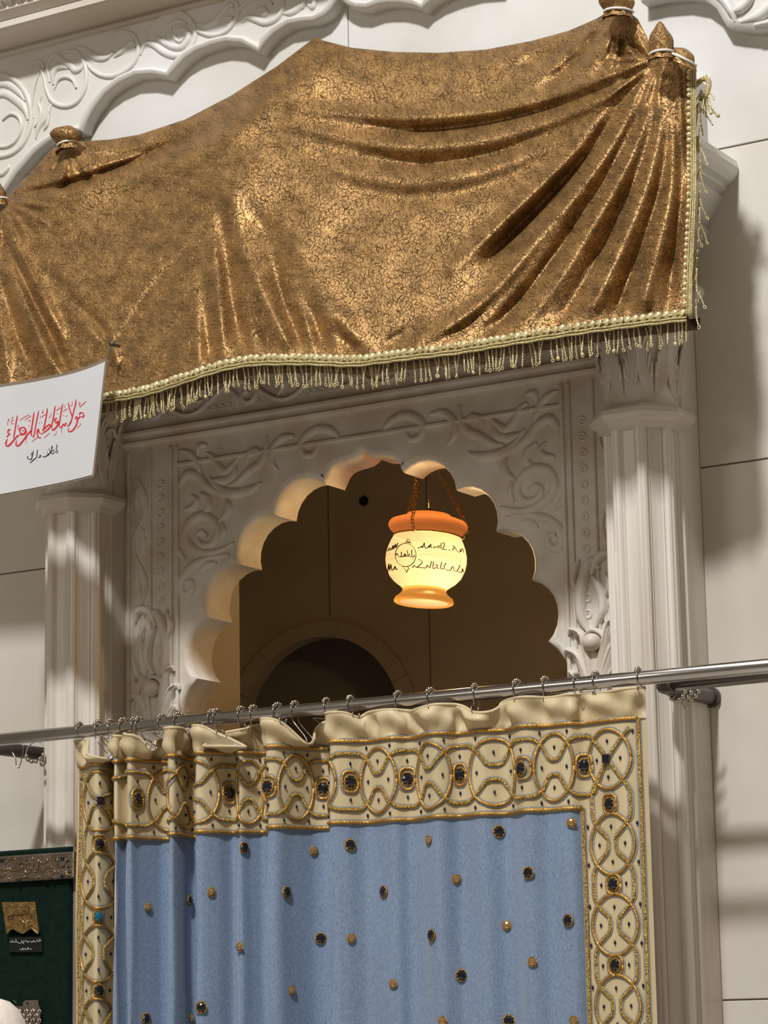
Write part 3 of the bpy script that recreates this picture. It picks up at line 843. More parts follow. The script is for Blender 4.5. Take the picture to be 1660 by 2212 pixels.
xs = np.linspace(-150, 1488, NU)
bot = smooth(V_BOT, 8); byy = np.interp(xs, bot[:, 0], bot[:, 1])
top = np.array(V_TOP, float)
xt = np.interp(xs, [-150, 1488], [-150, 1498])
# monotone in x: densify straight so the knots stay crisp
tyy = np.interp(xt, top[:, 0], top[:, 1])
vv = np.linspace(0, 1, NV)[:, None]
gx = xt[None] * (1 - vv) + xs[None] * vv
_k3 = np.exp(-np.linspace(-2.2, 2.2, 71) ** 2); _k3 /= _k3.sum()
tys = np.convolve(np.pad(tyy, 35, mode='edge'), _k3, 'valid')
_f0 = np.clip(vv * 5, 0, 1) ** .8
gy = (tyy[None] * (1 - _f0) + tys[None] * _f0) * (1 - vv) + byy[None] * vv
rx_ = np.interp(gy[:, -1], [p[1] for p in V_RIGHT], [p[0] for p in V_RIGHT])
gx += (rx_ - gx[:, -1])[:, None] * np.clip((gx - 1380) / 110, 0, 1)
YT = np.interp(xt, [-150, 0, 12, 60, 120, 170, 240, 680, 1000, 1250, 1330, 1400, 1440, 1498], [-.05, -.07, -.07, -.05, -.07, -.06, -.015, -.005, -.01, -.06, -.19, -.20, -.23, -.23])
_k = np.exp(-np.linspace(-2.5, 2.5, 41) ** 2); _k /= _k.sum()
YT = np.convolve(np.pad(YT, 20, mode='edge'), _k, 'valid')
YB = np.interp(xs, [-150, 120, 260, 420, 900, 1200, 1400, 1488], [-.34, -.345, -.375, -.425, -.415, -.37, -.32, -.305])
YB = np.convolve(np.pad(YB, 20, mode='edge'), _k, 'valid')
# lower down the sheet forgets the sharp ends of its top edge
_k2 = np.exp(-np.linspace(-2.2, 2.2, 121) ** 2); _k2 /= _k2.sum()
YT2 = np.convolve(np.pad(YT, 60, mode='edge'), _k2, 'valid')
_f = np.clip(vv * 6, 0, 1)
YT = YT[None] * (1 - _f) + YT2[None] * _f
depth = YT * (1 - vv ** .75) + YB[None] * vv ** .75

FOLDS = []
def fold(a, w, *pts): FOLDS.append((a * 1.1, w, smooth(pts, 5)))


# the wide crease that runs down from the pinned peak
fold(.050, 85, (684, 84), (620, 165), (545, 255), (500, 370), (470, 500))
fold(-.012, 22, (600, 160), (520, 225), (430, 270), (330, 305))
fold(.010, 16, (640, 130), (560, 200), (470, 252), (380, 285))
# swags hung from the right-hand knot
fold(.018, 15, (1422, 122), (1330, 158), (1200, 206), (1060, 240), (900, 252), (760, 246), (640, 232))
fold(-.024, 13, (1412, 134), (1300, 194), (1180, 236), (1040, 268), (900, 282), (800, 274))
fold(.018, 16, (1406, 142), (1300, 214), (1180, 264), (1040, 302), (900, 318), (760, 302), (630, 268))
fold(-.020, 15, (1396, 156), (1290, 240), (1170, 298), (1040, 338), (900, 354), (780, 336))
fold(.015, 22, (1388, 168), (1280, 262), (1160, 328), (1030, 374), (880, 392), (740, 368), (630, 320))
fold(-.012, 20, (1380, 180), (1270, 282), (1150, 356), (1030, 408), (880, 428), (760, 405))
fold(-.050, 19, (1408, 152), (1345, 222), (1270, 330), (1190, 420), (1110, 500), (1060, 560))
fold(.024, 20, (1392, 164), (1312, 258), (1232, 345), (1135, 440), (1045, 520), (980, 580))
fold(.026, 18, (1414, 160), (1372, 230), (1305, 340), (1235, 430), (1165, 520), (1065, 640), (965, 715), (870, 765))
fold(-.026, 16, (1417, 165), (1386, 235), (1334, 340), (1265, 450), (1185, 570), (1085, 690), (1010, 745))
fold(-.020, 15, (1200, 480), (1120, 590), (1020, 690), (920, 750))
fold(.020, 18, (1421, 165), (1398, 250), (1353, 360), (1292, 470), (1212, 600), (1120, 720))
fold(-.022, 16, (1425, 170), (1412, 260), (1378, 370), (1324, 490), (1254, 620), (1192, 715))
fold(.020, 18, (1429, 170), (1427, 260), (1404, 380), (1358, 500), (1304, 620), (1257, 705))
fold(-.022, 15, (1434, 180), (1442, 280), (1428, 400), (1388, 520), (1343, 640), (1322, 700))
fold(.020, 18, (1437, 190), (1454, 290), (1449, 420), (1422, 540), (1392, 650), (1382, 690))
fold(-.020, 13, (1448, 170), (1467, 300), (1471, 430), (1454, 560), (1442, 680))
fold(-.020, 8, (1474, 140), (1484, 250), (1490, 400))
# gathers at the two upper right knots
fold(-.024, 12, (1312, 34), (1280, 82), (1230, 142), (1175, 186))
fold(.016, 15, (1328, 40), (1300, 100), (1258, 172))
fold(-.016, 10, (1342, 40), (1344, 110), (1332, 158))
fold(.016, 10, (1362, 40), (1386, 88), (1402, 118))
fold(-.024, 7, (1350, 60), (1374, 104), (1396, 124))
fold(.012, 13, (1300, 36), (1200, 82), (1100, 122), (1000, 150))
fold(-.013, 10, (1300, 46), (1210, 98), (1120, 142))
# left knots
fold(-.034, 9, (15, 425), (80, 413), (150, 396), (240, 366), (330, 330), (410, 290))
fold(.018, 26, (22, 440), (120, 428), (250, 394), (380, 350), (500, 290), (600, 205))
fold(.026, 13, (4, 450), (38, 538), (72, 602), (104, 665), (134, 725))
fold(-.028, 10, (4, 500), (45, 583), (75, 651), (108, 719), (145, 800))
fold(.024, 15, (20, 585), (59, 674), (95, 753), (129, 810))
fold(-.024, 13, (4, 600), (38, 719), (75, 810))
fold(.016, 12, (-20, 620), (4, 720), (20, 830))
fold(-.014, 13, (110, 600), (170, 665), (215, 705), (240, 742))
fold(.012, 15, (130, 645), (185, 700), (225, 745))
fold(.014, 9, (232, 700), (244, 745), (256, 790))
fold(-.010, 9, (252, 738), (330, 620), (420, 520))
fold(.022, 12, (150, 318), (138, 365), (122, 405))
fold(-.018, 9, (165, 316), (215, 335), (290, 330), (360, 308))
fold(.012, 9, (156, 322), (186, 370), (220, 385))
# vertical folds above the fringe
fold(0.026, 20, (500, 430), (530, 549), (557, 610), (587, 670), (623, 740), (640, 778))
fold(0.025, 18, (462, 540), (473, 640), (481, 770))
fold(-0.029, 18, (478, 440), (493, 570), (506, 665), (532, 770))
fold(-0.029, 18, (563, 480), (593, 570), (612, 648), (641, 725), (655, 778))
fold(-0.029, 18, (590, 500), (630, 588), (664, 665), (691, 725), (716, 778))
fold(0.019, 16, (610, 540), (650, 640), (680, 740))
fold(0.019, 27, (650, 540), (700, 650), (735, 695), (790, 755))
fold(-0.025, 15, (725, 705), (752, 745), (780, 772))
fold(-0.016, 15, (438, 600), (452, 740), (456, 790))
fold(0.013, 14, (425, 640), (432, 790))
fold(-0.013, 12, (545, 690), (572, 760))
fold(-0.019, 18, (900, 705), (860, 735), (820, 768))

# fine pleats that run into each tie
for kx, ky, a0, a1, n_, ln_ in ((1430, 122, 92, 215, 15, 150), (1338, 30, 70, 175, 11, 100), (8, 436, -5, 120, 10, 110), (150, 316, 15, 150, 9, 70)):
    for k in range(n_):
        a = math.radians(a0 + (a1 - a0) * (k + random.uniform(.2, .8)) / n_); L_ = ln_ * random.uniform(.6, 1.1)
        fold((-1 if k % 2 else 1) * .0065, 5.5, (kx + 6 * math.cos(a), ky + 6 * math.sin(a)), (kx + L_ * .5 * math.cos(a), ky + L_ * .5 * math.sin(a) + 3), (kx + L_ * math.cos(a), ky + L_ * math.sin(a) + 10))
h = np.zeros_like(gx)
pos = np.stack([gx, gy], -1)
for a, wd, pl in FOLDS:
    x0, x1 = pl[:, 0].min() - 3 * wd, pl[:, 0].max() + 3 * wd
    m = (gx > x0) & (gx < x1)
    q = pos[m]; best = np.full(len(q), 1e9); tb = np.zeros(len(q))
    for i in range(len(pl) - 1):
        A, B = pl[i], pl[i + 1]; d = B - A
        t = np.clip(((q - A) @ d) / (d @ d + 1e-9), 0, 1)
        dist = np.linalg.norm(q - A - t[:, None] * d, axis=1)
        k = dist < best; best[k] = dist[k]; tb[k] = (i + t[k]) / (len(pl) - 1)
    g = np.exp(-(best / wd) ** 2) * np.clip(np.minimum(tb + .35, (1.12 - tb) * 3), 0, 1)
    h[m] += a * g
# soft crush
for k in range(14):
    a = rng.uniform(0, 2 * pi); fr = rng.uniform(.012, .05)
    h += rng.uniform(.0006, .0016) * np.sin(gx * fr * math.cos(a) + gy * fr * math.sin(a) + rng.uniform(0, 6))
edge = np.clip(vv * 10, .15, 1) * np.clip((1 - vv) * 14, .45, 1)
dep = depth - h * edge
G = PA(gx, gy, dep)
val = thing('valance', tuple(P(800, 780, -.345)), 'bronze crushed velvet valance with gold bead fringe draped above the arch', 'valance')
mb = MB().grid(G)
cloth = obj('cloth', mb, velvet, val, True, fix=False)
ul = cloth.data.uv_layers.new(name='cloth')
uvv = np.stack([gx.ravel() * .001, gy.ravel() * .001], 1)
vi = np.zeros(len(cloth.data.loops), dtype=np.int32); cloth.data.loops.foreach_get('vertex_index', vi)
ul.data.foreach_set('uv', uvv[vi].ravel().astype(np.float32))

# hem turned back under the fringe
hb = []
for i in range(NU):
    hb.append([G[-1, i], G[-1, i] + np.array([0, .012, -.012]), G[-1, i] + np.array([0, .045, -.016]), G[-1, i] + np.array([0, .055, .01])])
obj('hem', MB().grid(np.array(hb)), hem_m, val, True)


def edge_fn(row):
    p = np.array(row); s = np.r_[0, np.cumsum(np.linalg.norm(np.diff(p, axis=0), axis=1))]
    return s[-1], (lambda u: np.array([np.interp(u, s, p[:, k]) for k in range(3)]))


LB, eb = edge_fn(G[-1])
LR, er = edge_fn(G[8:, -1])


def braid(e, L, down, out, name='braid', k_=1.):
    """woven tape along the edge, a rope on each side of it"""
    b = MB(); us = np.linspace(0, L, int(L / .008)); off = np.array(out)
    pts = np.array([e(u) for u in us]) + off
    d = np.array(down) * k_
    b.grid(np.stack([pts - d * .006, pts - d * .006 + off * .5, pts + d * .010 + off * .5, pts + d * .010], 1))
    ro = MB()
    for k, (o, r) in enumerate(((-.004, .0022), (.0035, .0026), (.0095, .0026))):
        wob = np.array([[0, 0, .0006 * math.sin(u * 900 + k)] for u in us])
        b.tube(pts + d * o + off * .7 + wob, r * (.35 + .65 * k_), 6)
    return obj(name, b, braid_m, val, True)


down = (0, .0, -1.)
br1 = braid(eb, LB, down, (0, -.006, 0))
br2 = braid(er, LR, (.92, .38, 0), (.002, -.005, 0), 'braid', .6)
# scalloped sequins sewn along the tape
sq = MB()
sq.lathe([(.0001, -.0026), (.0035, -.0022), (.0070, -.0008), (.0082, .0006), (.0076, .0014)], (0, 0, 0), 10, np.array([[1, 0, 0], [0, 0, 1.], [0, 1, 0]]))
sq0 = None
u = .004
ustart = .0
while u < LB - .004:
    p = eb(u) + np.array([0, -.0105, .0062])
    if Q(p)[0] > 215:
        if sq0 is None: sq0 = obj('sequin', sq, sequin_m, br1, True); sq0.location = p
        else: inst('sequin', sq0, br1, p, (random.uniform(-.3, .3), 0, random.uniform(-.4, .4)))
    u += random.uniform(.0135, .0165)
u = .01
while u < LR:
    inst('sequin', sq0, br2, er(u) + np.array([-.004, -.009, 0]), (0, random.uniform(-.2, .2), random.uniform(.2, .7)), (.62, .62, .62)); u += random.uniform(.011, .017)


def strand_mesh(L, bend, beadr):
    m = MB(); t = np.linspace(0, 1, 12)
    cx = bend * np.sin(t * pi * .9) ; z = -L * t
    for ph in (0, pi):
        m.tube(np.stack([cx + .0012 * np.cos(t * 22 + ph), .0012 * np.sin(t * 22 + ph), z], 1), .00105, 4)
    a = np.linspace(0, 2 * pi, 9)[:-1]
    m.tube(np.stack([cx[-1] + .0026 * np.sin(a), 0 * a, z[-1] - .0035 - .0036 * np.cos(a) + .0], 1), .0011, 4, closed=True)
    if beadr: m.ball((cx[-1], -.002, z[-1] - .005), beadr, 6)
    return m


protos = []
u = .0; cnt = 0
while u < LB - .006:
    p = eb(u) + np.array([0, .002 + random.uniform(-.004, .004), -.0095])
    if Q(p)[0] > 226:
        if len(protos) < 7:
            k = len(protos)
            s_ = obj('bead_strand', strand_mesh((.034, .038, .040, .036, .031, .039, .035)[k], (.002, -.002, .003, .0, -.003, .001, .002)[k], .0042 if k in (3,) else 0), strand_m, val, True)
            s_.location = p; protos.append(s_)
        else:
            k = random.choice((0, 1, 2, 4, 5, 6, 0, 1, 2, 4, 5, 6, 3))
            inst('bead_strand', protos[k], val, p, (random.uniform(-.12, .12), random.uniform(-.16, .16), random.uniform(0, 3)))
    u += random.choice((.0065, .0075, .0085, .008, .010, .014))
u = .05
while u < LR - .004:
    p = er(u) + np.array([.012, .008, 0])
    inst('bead_strand', protos[random.choice((0, 1, 2, 3, 4))], val, p, (random.uniform(-.1, .1), random.uniform(-.5, -.05), random.uniform(0, 3)))
    u += random.uniform(.012, .026)
# loose tangle of strands at the top right corner
for k in range(16):
    p = P(1500 + random.uniform(2, 34), 165 + random.uniform(-12, 70), -.22)
    inst('bead_strand', protos[k % 5], val, p, (random.uniform(-.6, .6), random.uniform(-1.2, .6), random.uniform(0, 3)))
tw = MB()
q = [P(a, b, -.22) for a, b in ((1497, 190), (1508, 180), (1522, 170), (1532, 178), (1527, 205), (1515, 215))]
tw.tube(smooth(q, 5), .006, 6)
obj('braid', tw, braid_m, val, True)


# gathered ends: a pouch of cloth above a white tie
def pouch(outline, waist, Y, name='gathered_knot', r=.024):
    """outline: pixels round the bud from waist left over the tip to waist right"""
    outline = [(waist[0][0] - 5, waist[0][1] + 15), waist[0]] + list(outline)[1:-1] + [waist[1], (waist[1][0] + 5, waist[1][1] + 15)]
    o = smooth(outline, 6); b = MB(); n = len(o)
    ctr = np.array([(waist[0][0] + waist[1][0]) / 2, (waist[0][1] + waist[1][1]) / 2])
    A = PA(o[:, 0], o[:, 1], np.full(n, Y))
    c3 = P(*ctr, Y)
    tip = A[n // 2]
    # bulging front and back built as rings between outline and the axis
    rows = []
    K = 9
    for k in range(K):
        a = pi * k / (K - 1)
        half = n // 2
        Lp = A[:half + 1]; Rp = A[::-1][:half + 1]
        m = min(len(Lp), len(Rp)); Lp, Rp = Lp[:m], Rp[:m]
        mid = (Lp + Rp) / 2; rad = (Lp - Rp) / 2
        yv = np.linalg.norm(rad, axis=1) * (1 + .10 * math.cos(a * 8))
        rows.append(mid + rad * math.cos(a) + np.stack([0 * yv, -yv * math.sin(a) * .9, 0 * yv], 1))
        rows_back = None
    full = rows + [mid + rad * math.cos(a) + np.stack([0 * yv, np.linalg.norm(rad, axis=1) * math.sin(-a) * -.6, 0 * yv], 1) for a in np.linspace(pi, 2 * pi, K)[1:]]
    Gp = np.array(full)
    b.grid(Gp)
    ob = obj(name, b, velvet, val, True)
    l = ob.data.uv_layers.new(name='cloth')
    for lp in ob.data.loops:
        co = ob.data.vertices[lp.vertex_index].co; l.data[lp.index].uv = (co.x + co.y * .5, co.z)
    tie = MB(); w0, w1 = P(*waist[0], Y), P(*waist[1], Y); c = (w0 + w1) / 2; dx = (w1 - w0) / 2; rr = np.linalg.norm(dx)
    tie.tube(np.stack([c + dx * 1.02 * math.cos(q) + np.array([0, -rr * .98 * math.sin(q), 0]) for q in np.linspace(-.25, pi + .25, 20)]), .0028, 6)
    obj('tie_string', tie, string_m, ob, True)
    return ob


pouch([(130, 318), (116, 298), (124, 284), (140, 275), (150, 271), (163, 277), (178, 288), (174, 304), (162, 308)], ((130, 320), (168, 306)), -.095)
pouch([(-24, 438), (-34, 416), (-20, 398), (-4, 392), (4, 402), (12, 416), (10, 428)], ((-20, 446), (13, 428)), -.095)
pouch([(1310, 28), (1297, 10), (1302, -10), (1330, -26), (1356, -14), (1372, 4), (1364, 26)], ((1310, 30), (1366, 24)), -.225)
pouch([(1408, 116), (1404, 90), (1414, 66), (1427, 46), (1442, 64), (1455, 84), (1452, 108)], ((1408, 122), (1456, 112)), -.285)
# end of the bunched top edge beside the last knot
pouch([(1452, 116), (1450, 108), (1462, 105), (1478, 104), (1490, 110), (1500, 122), (1502, 150)], ((1452, 118), (1502, 140)), -.265, 'gathered_end')
# small burn marks / snags
sn = MB()
pin = P(246, 744, -.385)
obj('pin', MB().tube([pin + np.array([0, .02, 0]), pin + np.array([.002, -.012, -.001])], [.0035, .005], 8), steel_dark, val, True, 'steel pin that holds the white card')

# ================================================================== LAMINATED CARD
YC = -.44
c_top = resample([(-42, 838), (0, 830), (75, 818), (150, 802), (195, 788), (232, 772)], 24)
c_bot = resample([(-46, 1080), (0, 1072), (100, 1053), (160, 1040), (203, 1029)], 24)
card = thing('calligraphy_card', tuple(P(95, 1050, YC)), 'white laminated card with red and black Arabic calligraphy pinned to the valance', 'sign')


def card_grid(k0, k1, m0, m1, dy, n=14):
    rows = []
    for j in np.linspace(m0, m1, n):
        row = []
        for i in np.linspace(k0, k1, 24):
            a = np.array([np.interp(i * 23, range(24), c_top[:, q]) for q in (0, 1)]); b = np.array([np.interp(i * 23, range(24), c_bot[:, q]) for q in (0, 1)])
            p = a * (1 - j) + b * j
            row.append(P(p[0], p[1], YC + .012 * math.sin(i * pi) * j - .02 * j + dy))
        rows.append(row)
    return np.array(rows)


def thick(g, t):
    m = MB().grid(g).grid(g + np.array([0, t, 0]))
    a, b = g.shape[:2]; k = a * b
    per = [(0, j) for j in range(b)] + [(i, b - 1) for i in range(1, a)] + [(a - 1, j) for j in range(b - 2, -1, -1)] + [(i, 0) for i in range(a - 2, 0, -1)]
    id_ = [i * b + j for i, j in per]; n = len(id_)
    m.f += [(id_[i], id_[(i + 1) % n], k + id_[(i + 1) % n], k + id_[i]) for i in range(n)]
    return m


obj('laminate', thick(card_grid(0, 1, 0, 1, 0), .0012), lamin, card, 'auto', 'clear plastic laminate border')
obj('paper', thick(card_grid(.016, .984, .028, .982, -.0012), .0008), paper, card, 'auto')
st_ = MB()
TR = P(230, 776, YC - .001)
st_.tube(smooth([TR, P(237, 760, YC + .03), pin + np.array([0, -.006, 0])], 4), .0011, 5)
obj('hanging_wire', st_, steel_dark, card, True)


def card_pt(px, py):
    """point on the card face at a pixel: the card leans a little, so solve for its depth"""
    i = np.clip((px + 42) / 262, 0, 1); Y = YC
    a = np.interp(px, c_top[:, 0], c_top[:, 1]); b = np.interp(px, c_bot[:, 0], c_bot[:, 1])
    j = np.clip((py - a) / (b - a), 0, 1)
    return P(px, py, YC + .012 * math.sin(i * pi) * j - .02 * j - .0016)


def ribbon(m, pts, wid, fn, taper=True, sub=5):
    p = smooth(pts, sub); n = len(p)
    t = np.gradient(p, axis=0); t /= np.linalg.norm(t, axis=1)[:, None] + 1e-9
    nr = np.stack([-t[:, 1], t[:, 0]], 1); u = np.linspace(0, 1, n)
    # broad-nib pen: width depends on the direction of the stroke
    nib = np.abs(t @ np.array([.64, -.77]))
    wd = wid / 2 * (.55 + .55 * nib) * (np.clip(np.minimum(u * 7, (1 - u) * 5) + .35, 0, 1) if taper else 1)
    L = p + nr * wd[:, None]; R = p - nr * wd[:, None]
    m.grid(np.array([[fn(*L[i]) for i in range(n)], [fn(*R[i]) for i in range(n)]]))


red = MB(); K = lambda x, y: card_pt(x / 6.385, 830 + y / 6.385)
for wd, pts in [
    (17, [(1088, 425), (1112, 395), (1140, 395), (1156, 425), (1142, 455), (1108, 440)]), (14, [(1108, 440), (1085, 470), (1058, 492)]),
    (17, [(1062, 492), (1042, 472), (1056, 450), (1076, 470), (1064, 520), (1052, 565), (1010, 630), (965, 656), (942, 640), (950, 600)]),
    (14, [(1050, 205), (1043, 270), (1022, 350), (1000, 440), (978, 520), (940, 582)]),
    (16, [(940, 252), (958, 330), (982, 410), (1002, 458)]), (12, [(980, 500), (958, 560), (922, 582)]),
    (15, [(925, 560), (908, 535), (892, 575), (872, 550), (856, 585), (840, 590)]),
    (15, [(865, 268), (848, 360), (830, 470), (816, 570), (838, 600), (850, 585)]),
    (12, [(905, 436), (915, 446)]), (12, [(926, 428), (936, 438)]), (12, [(870, 426), (882, 436)]),
    (18, [(792, 468), (764, 478), (754, 512), (776, 532), (800, 510), (796, 560), (760, 612), (724, 632), (712, 600)]), (12, [(784, 398), (796, 410)]),
    (15, [(760, 298), (746, 400), (724, 520), (710, 606)]),
    (15, [(655, 328), (640, 430), (614, 560), (588, 652)]), (16, [(592, 640), (640, 585), (690, 555), (690, 590), (650, 632), (570, 690)]),
    (18, [(570, 690), (540, 660), (528, 620), (512, 680), (538, 735), (566, 738)]), (11, [(540, 532), (548, 544)]), (11, [(570, 518), (580, 530)]),
    (14, [(535, 360), (512, 470), (490, 590), (466, 716), (452, 730)]),
    (16, [(470, 378), (456, 480), (438, 600), (430, 690), (452, 724)]),
    (18, [(446, 620), (410, 660), (372, 704), (316, 782), (256, 846), (222, 838), (228, 770)]), (13, [(394, 568), (406, 582)]),
    (24, [(268, 690), (320, 690), (356, 655), (340, 605), (312, 590)]), (18, [(312, 590), (276, 616), (276, 660), (304, 680)]), (16, [(300, 630), (334, 650)]),
    (18, [(270, 700), (228, 726), (178, 786), (120, 846), (84, 846), (84, 800), (104, 752)]),
    (15, [(242, 425), (224, 520), (206, 640), (184, 748)]),
    (17, [(148, 622), (118, 632), (108, 668), (142, 688)]), (14, [(142, 684), (112, 704), (92, 732)]),
    (7, [(268, 502), (335, 455), (408, 418)]), (7, [(338, 497), (385, 465), (438, 434)]), (7, [(548, 462), (590, 438), (636, 413)]),
    (7, [(775, 362), (806, 342), (842, 320)]), (7, [(868, 376), (900, 355), (936, 335)]), (7, [(972, 302), (1000, 282)]), (8, [(1095, 322), (1140, 280), (1190, 232)]),
    (6, [(1082, 268), (1100, 250), (1106, 268), (1080, 300)]), (6, [(795, 298), (812, 318)]), (6, [(890, 280), (896, 332)]), (6, [(995, 230), (1000, 282)]),
    (6, [(600, 356), (578, 398), (606, 384)]), (6, [(684, 398), (704, 420), (672, 470)]), (6, [(384, 496), (402, 512), (412, 492), (422, 520)]),
    (6, [(608, 738), (650, 705), (692, 670)]), (6, [(735, 712), (770, 690), (782, 640)]), (6, [(858, 675), (846, 640), (862, 604)]), (6, [(1060, 612), (1086, 585), (1116, 548), (1098, 540)]),
    (6, [(368, 818), (356, 770), (372, 722)]), (6, [(436, 792), (480, 760), (520, 735), (500, 720)]), (7, [(250, 634), (250, 590), (264, 560)]),
    (7, [(186, 452), (162, 470), (186, 488)]), (7, [(186, 490), (154, 518), (164, 548), (196, 536)]), (7, [(136, 478), (116, 488), (130, 506)]), (7, [(118, 490), (106, 530), (106, 572)]),
]: ribbon(red, [(a, b) for a, b in pts], wd * 1.22, K)
obj('red_lettering', red, red_ink, card, False, 'red Arabic calligraphy', fix=False)
blk = MB()
for wd, pts in [
    (8, [(798, 856), (804, 864)]), (9, [(796, 905), (794, 940), (770, 948)]), (9, [(788, 825), (778, 890), (768, 946)]), (7, [(738, 876), (744, 884)]),
    (10, [(750, 905), (730, 918), (748, 945), (712, 966)]), (9, [(716, 846), (712, 910), (704, 964)]), (9, [(674, 880), (688, 925), (704, 962)]), (9, [(726, 852), (704, 925), (660, 990)]),
    (11, [(646, 940), (664, 955), (650, 985), (604, 1002), (586, 985)]), (7, [(640, 906), (646, 914)]),
    (12, [(572, 985), (550, 982), (556, 1002), (524, 1012)]), (10, [(516, 898), (512, 960), (504, 1012)]), (7, [(500, 1050), (506, 1060)]), (10, [(504, 1012), (478, 1030), (446, 1058), (412, 1086)]),
    (11, [(462, 910), (446, 980), (434, 1030), (398, 1034), (378, 1014), (392, 990)]), (7, [(428, 940), (440, 956), (424, 976)]),
]: ribbon(blk, pts, wd * 1.2, K)
obj('black_lettering', blk, black_ink, card, False, 'small black Arabic line', fix=False)

# ================================================================== ROD, BRACKETS
YR = -.31
ZR = P(830, 1518, YR)[2]
RR = .0138
rod = thing('curtain_rod', (0.1, YR, ZR), 'long polished steel curtain rod running across in front of both columns', 'rod')
obj('tube', MB().tube([(-2.2, YR, ZR), (-.5, YR, ZR), (.6, YR, ZR), (2.4, YR, ZR)], RR, 24), steel, rod, True)
for nm, bx, x2 in (('right', .742, 2.4), ('left', -.905, -2.2)):
    bt = thing('rod_bracket', (bx, WALLY, ZR), 'dull steel tube bracket under the rod at the %s column' % nm, 'bracket')
    yb = -.205; zb = ZR + .0
    # elbow from the wall into the second, lower rod of the neighbouring bay
    sgn = 1 if x2 > 0 else -1
    arm = MB()
    arm.tube(smooth([(bx, WALLY, zb - .002), (bx, -.08, zb - .002), (bx, yb + .03, zb - .002), (bx + sgn * .006, yb + .008, zb - .002), (bx + sgn * .03, yb, zb - .002)], 6), .0155, 20)
    obj('arm', arm, steel_dark, bt, True)
    obj('flange', MB().tube([(bx, WALLY + .004, zb - .002), (bx, WALLY - .010, zb - .002)], .021, 24), steel_dark, bt, 'auto')
    xa, xb = bx + sgn * .02, x2
    obj('second_tube', MB().tube([(xa, yb, zb - .002), ((xa + xb) / 2, yb, zb - .002), (xb, yb, zb - .002)], .0138, 24), steel, bt, True, 'polished second tube')
    sad = MB().tube([(bx + sgn * .012, yb, zb + .008), (bx + sgn * .012, (yb + YR) / 2, zb + .002), (bx + sgn * .012, YR, ZR - .004)], .006, 10)
    obj('saddle', sad, steel_dark, bt, True)

# spare rings bunched on the brackets
def ring_of_balls(mb, c, r, n, tilt, br):
    a = np.linspace(.35 * pi, 2.1 * pi, 26)
    R_ = Matrix.Rotation(tilt[1], 3, 'Z') @ Matrix.Rotation(tilt[0], 3, 'X')
    pts = [np.array(c) + np.array(R_ @ Vector((r * math.cos(q), 0, r * math.sin(q)))) for q in a]
    mb.tube(pts, .0014, 6)
    bl = []
    for k in range(n):
        q = pi * (1.12 + .76 * k / (n - 1)); bl.append(np.array(c) + np.array(R_ @ Vector((r * math.cos(q), 0, r * math.sin(q)))))
    return bl


for nm, pxc, n in (('right', [(1462, 1497), (1474, 1500), (1488, 1496), (1482, 1503)], 6), ('left', [(76, 1634), (98, 1642)], 6)):
    t = thing('spare_rings', tuple(P(*pxc[0], -.14)), 'bunch of spare steel ball rings hanging on the %s rod bracket' % nm, 'curtain rings', None)
    for i, (a, b) in enumerate(pxc):
        wm = MB(); c = P(a, b - 10, -.15 + .03 * i)
        bl = ring_of_balls(wm, c, .024 - .002 * (i % 2), n, (random.uniform(-.3, .3), random.uniform(-.8, .8)), .0042)
        wq = obj('ring_wire', wm, chrome, t, True)
        for p in bl: obj('roller_ball', MB().ball(p, .0050, 10), chrome, wq, True)
    hk = MB()
    if nm == 'left':
        hk.tube(smooth([P(26, 1624, -.2), P(34, 1640, -.2), P(35, 1652, -.2), P(40, 1659, -.2), (P(45, 1648, -.2)), P(49, 1628, -.2), P(50, 1606, -.2)], 5), .0013, 6)
    else:
        hk.tube(smooth([P(1470, 1488, -.12), P(1474, 1515, -.12), P(1482, 1532, -.12), P(1489, 1524, -.12), P(1484, 1512, -.12)], 5), .0013, 6)
    obj('loose_hook', hk, chrome, t, True)

# ================================================================== THE BLUE AND CREAM CURTAIN
ROW = 1860
PLAN = [(166, .012), (182, .006), (205, -.018), (228, .0), (243, .026), (256, .030), (254, .0), (246, -.026), (252, -.028), (262, -.016), (272, -.006), (280, -.002), (275, -.026), (281, -.034), (300, -.016), (330, .008), (352, .024), (372, .028), (379, .0), (367, -.030), (373, -.036), (395, -.010), (414, .022), (436, .026), (441, -.004), (427, -.036), (434, -.042), (470, -.022), (505, .004), (520, -.006), (548, .014), (572, .028), (592, .018), (577, -.034), (584, -.042), (606, -.034), (640, -.006), (680, .024), (716, .034), (731, .016), (715, -.028), (722, -.036), (750, -.026), (800, -.004), (850, -.016), (895, -.002), (945, -.022), (1000, .0), (1045, -.012), (1100, .004), (1140, -.016), (1190, -.002), (1235, -.008), (1275, .006), (1330, -.002), (1368, -.004), (1408, .006)]
PLAN = [(a, b * (1.45 if a < 745 else 1.5)) for a, b in PLAN]
pp = np.array([PX(a, ROW, YR + b)[:1] + (YR + b,) for a, b in PLAN])
cur = smooth(pp, 14)
sarr = np.r_[0, np.cumsum(np.linalg.norm(np.diff(cur, axis=0), axis=1))]
LS = sarr[-1]
SG = np.linspace(0, LS, 1400)
XG, YG = np.interp(SG, sarr, cur[:, 0]), np.interp(SG, sarr, cur[:, 1])
TXG, TYG = np.gradient(XG, SG), np.gradient(YG, SG)
_n = np.hypot(TXG, TYG); TXG /= _n; TYG /= _n


def plan(s): return np.interp(s, SG, XG), np.interp(s, SG, YG), np.interp(s, SG, TYG), -np.interp(s, SG, TXG)


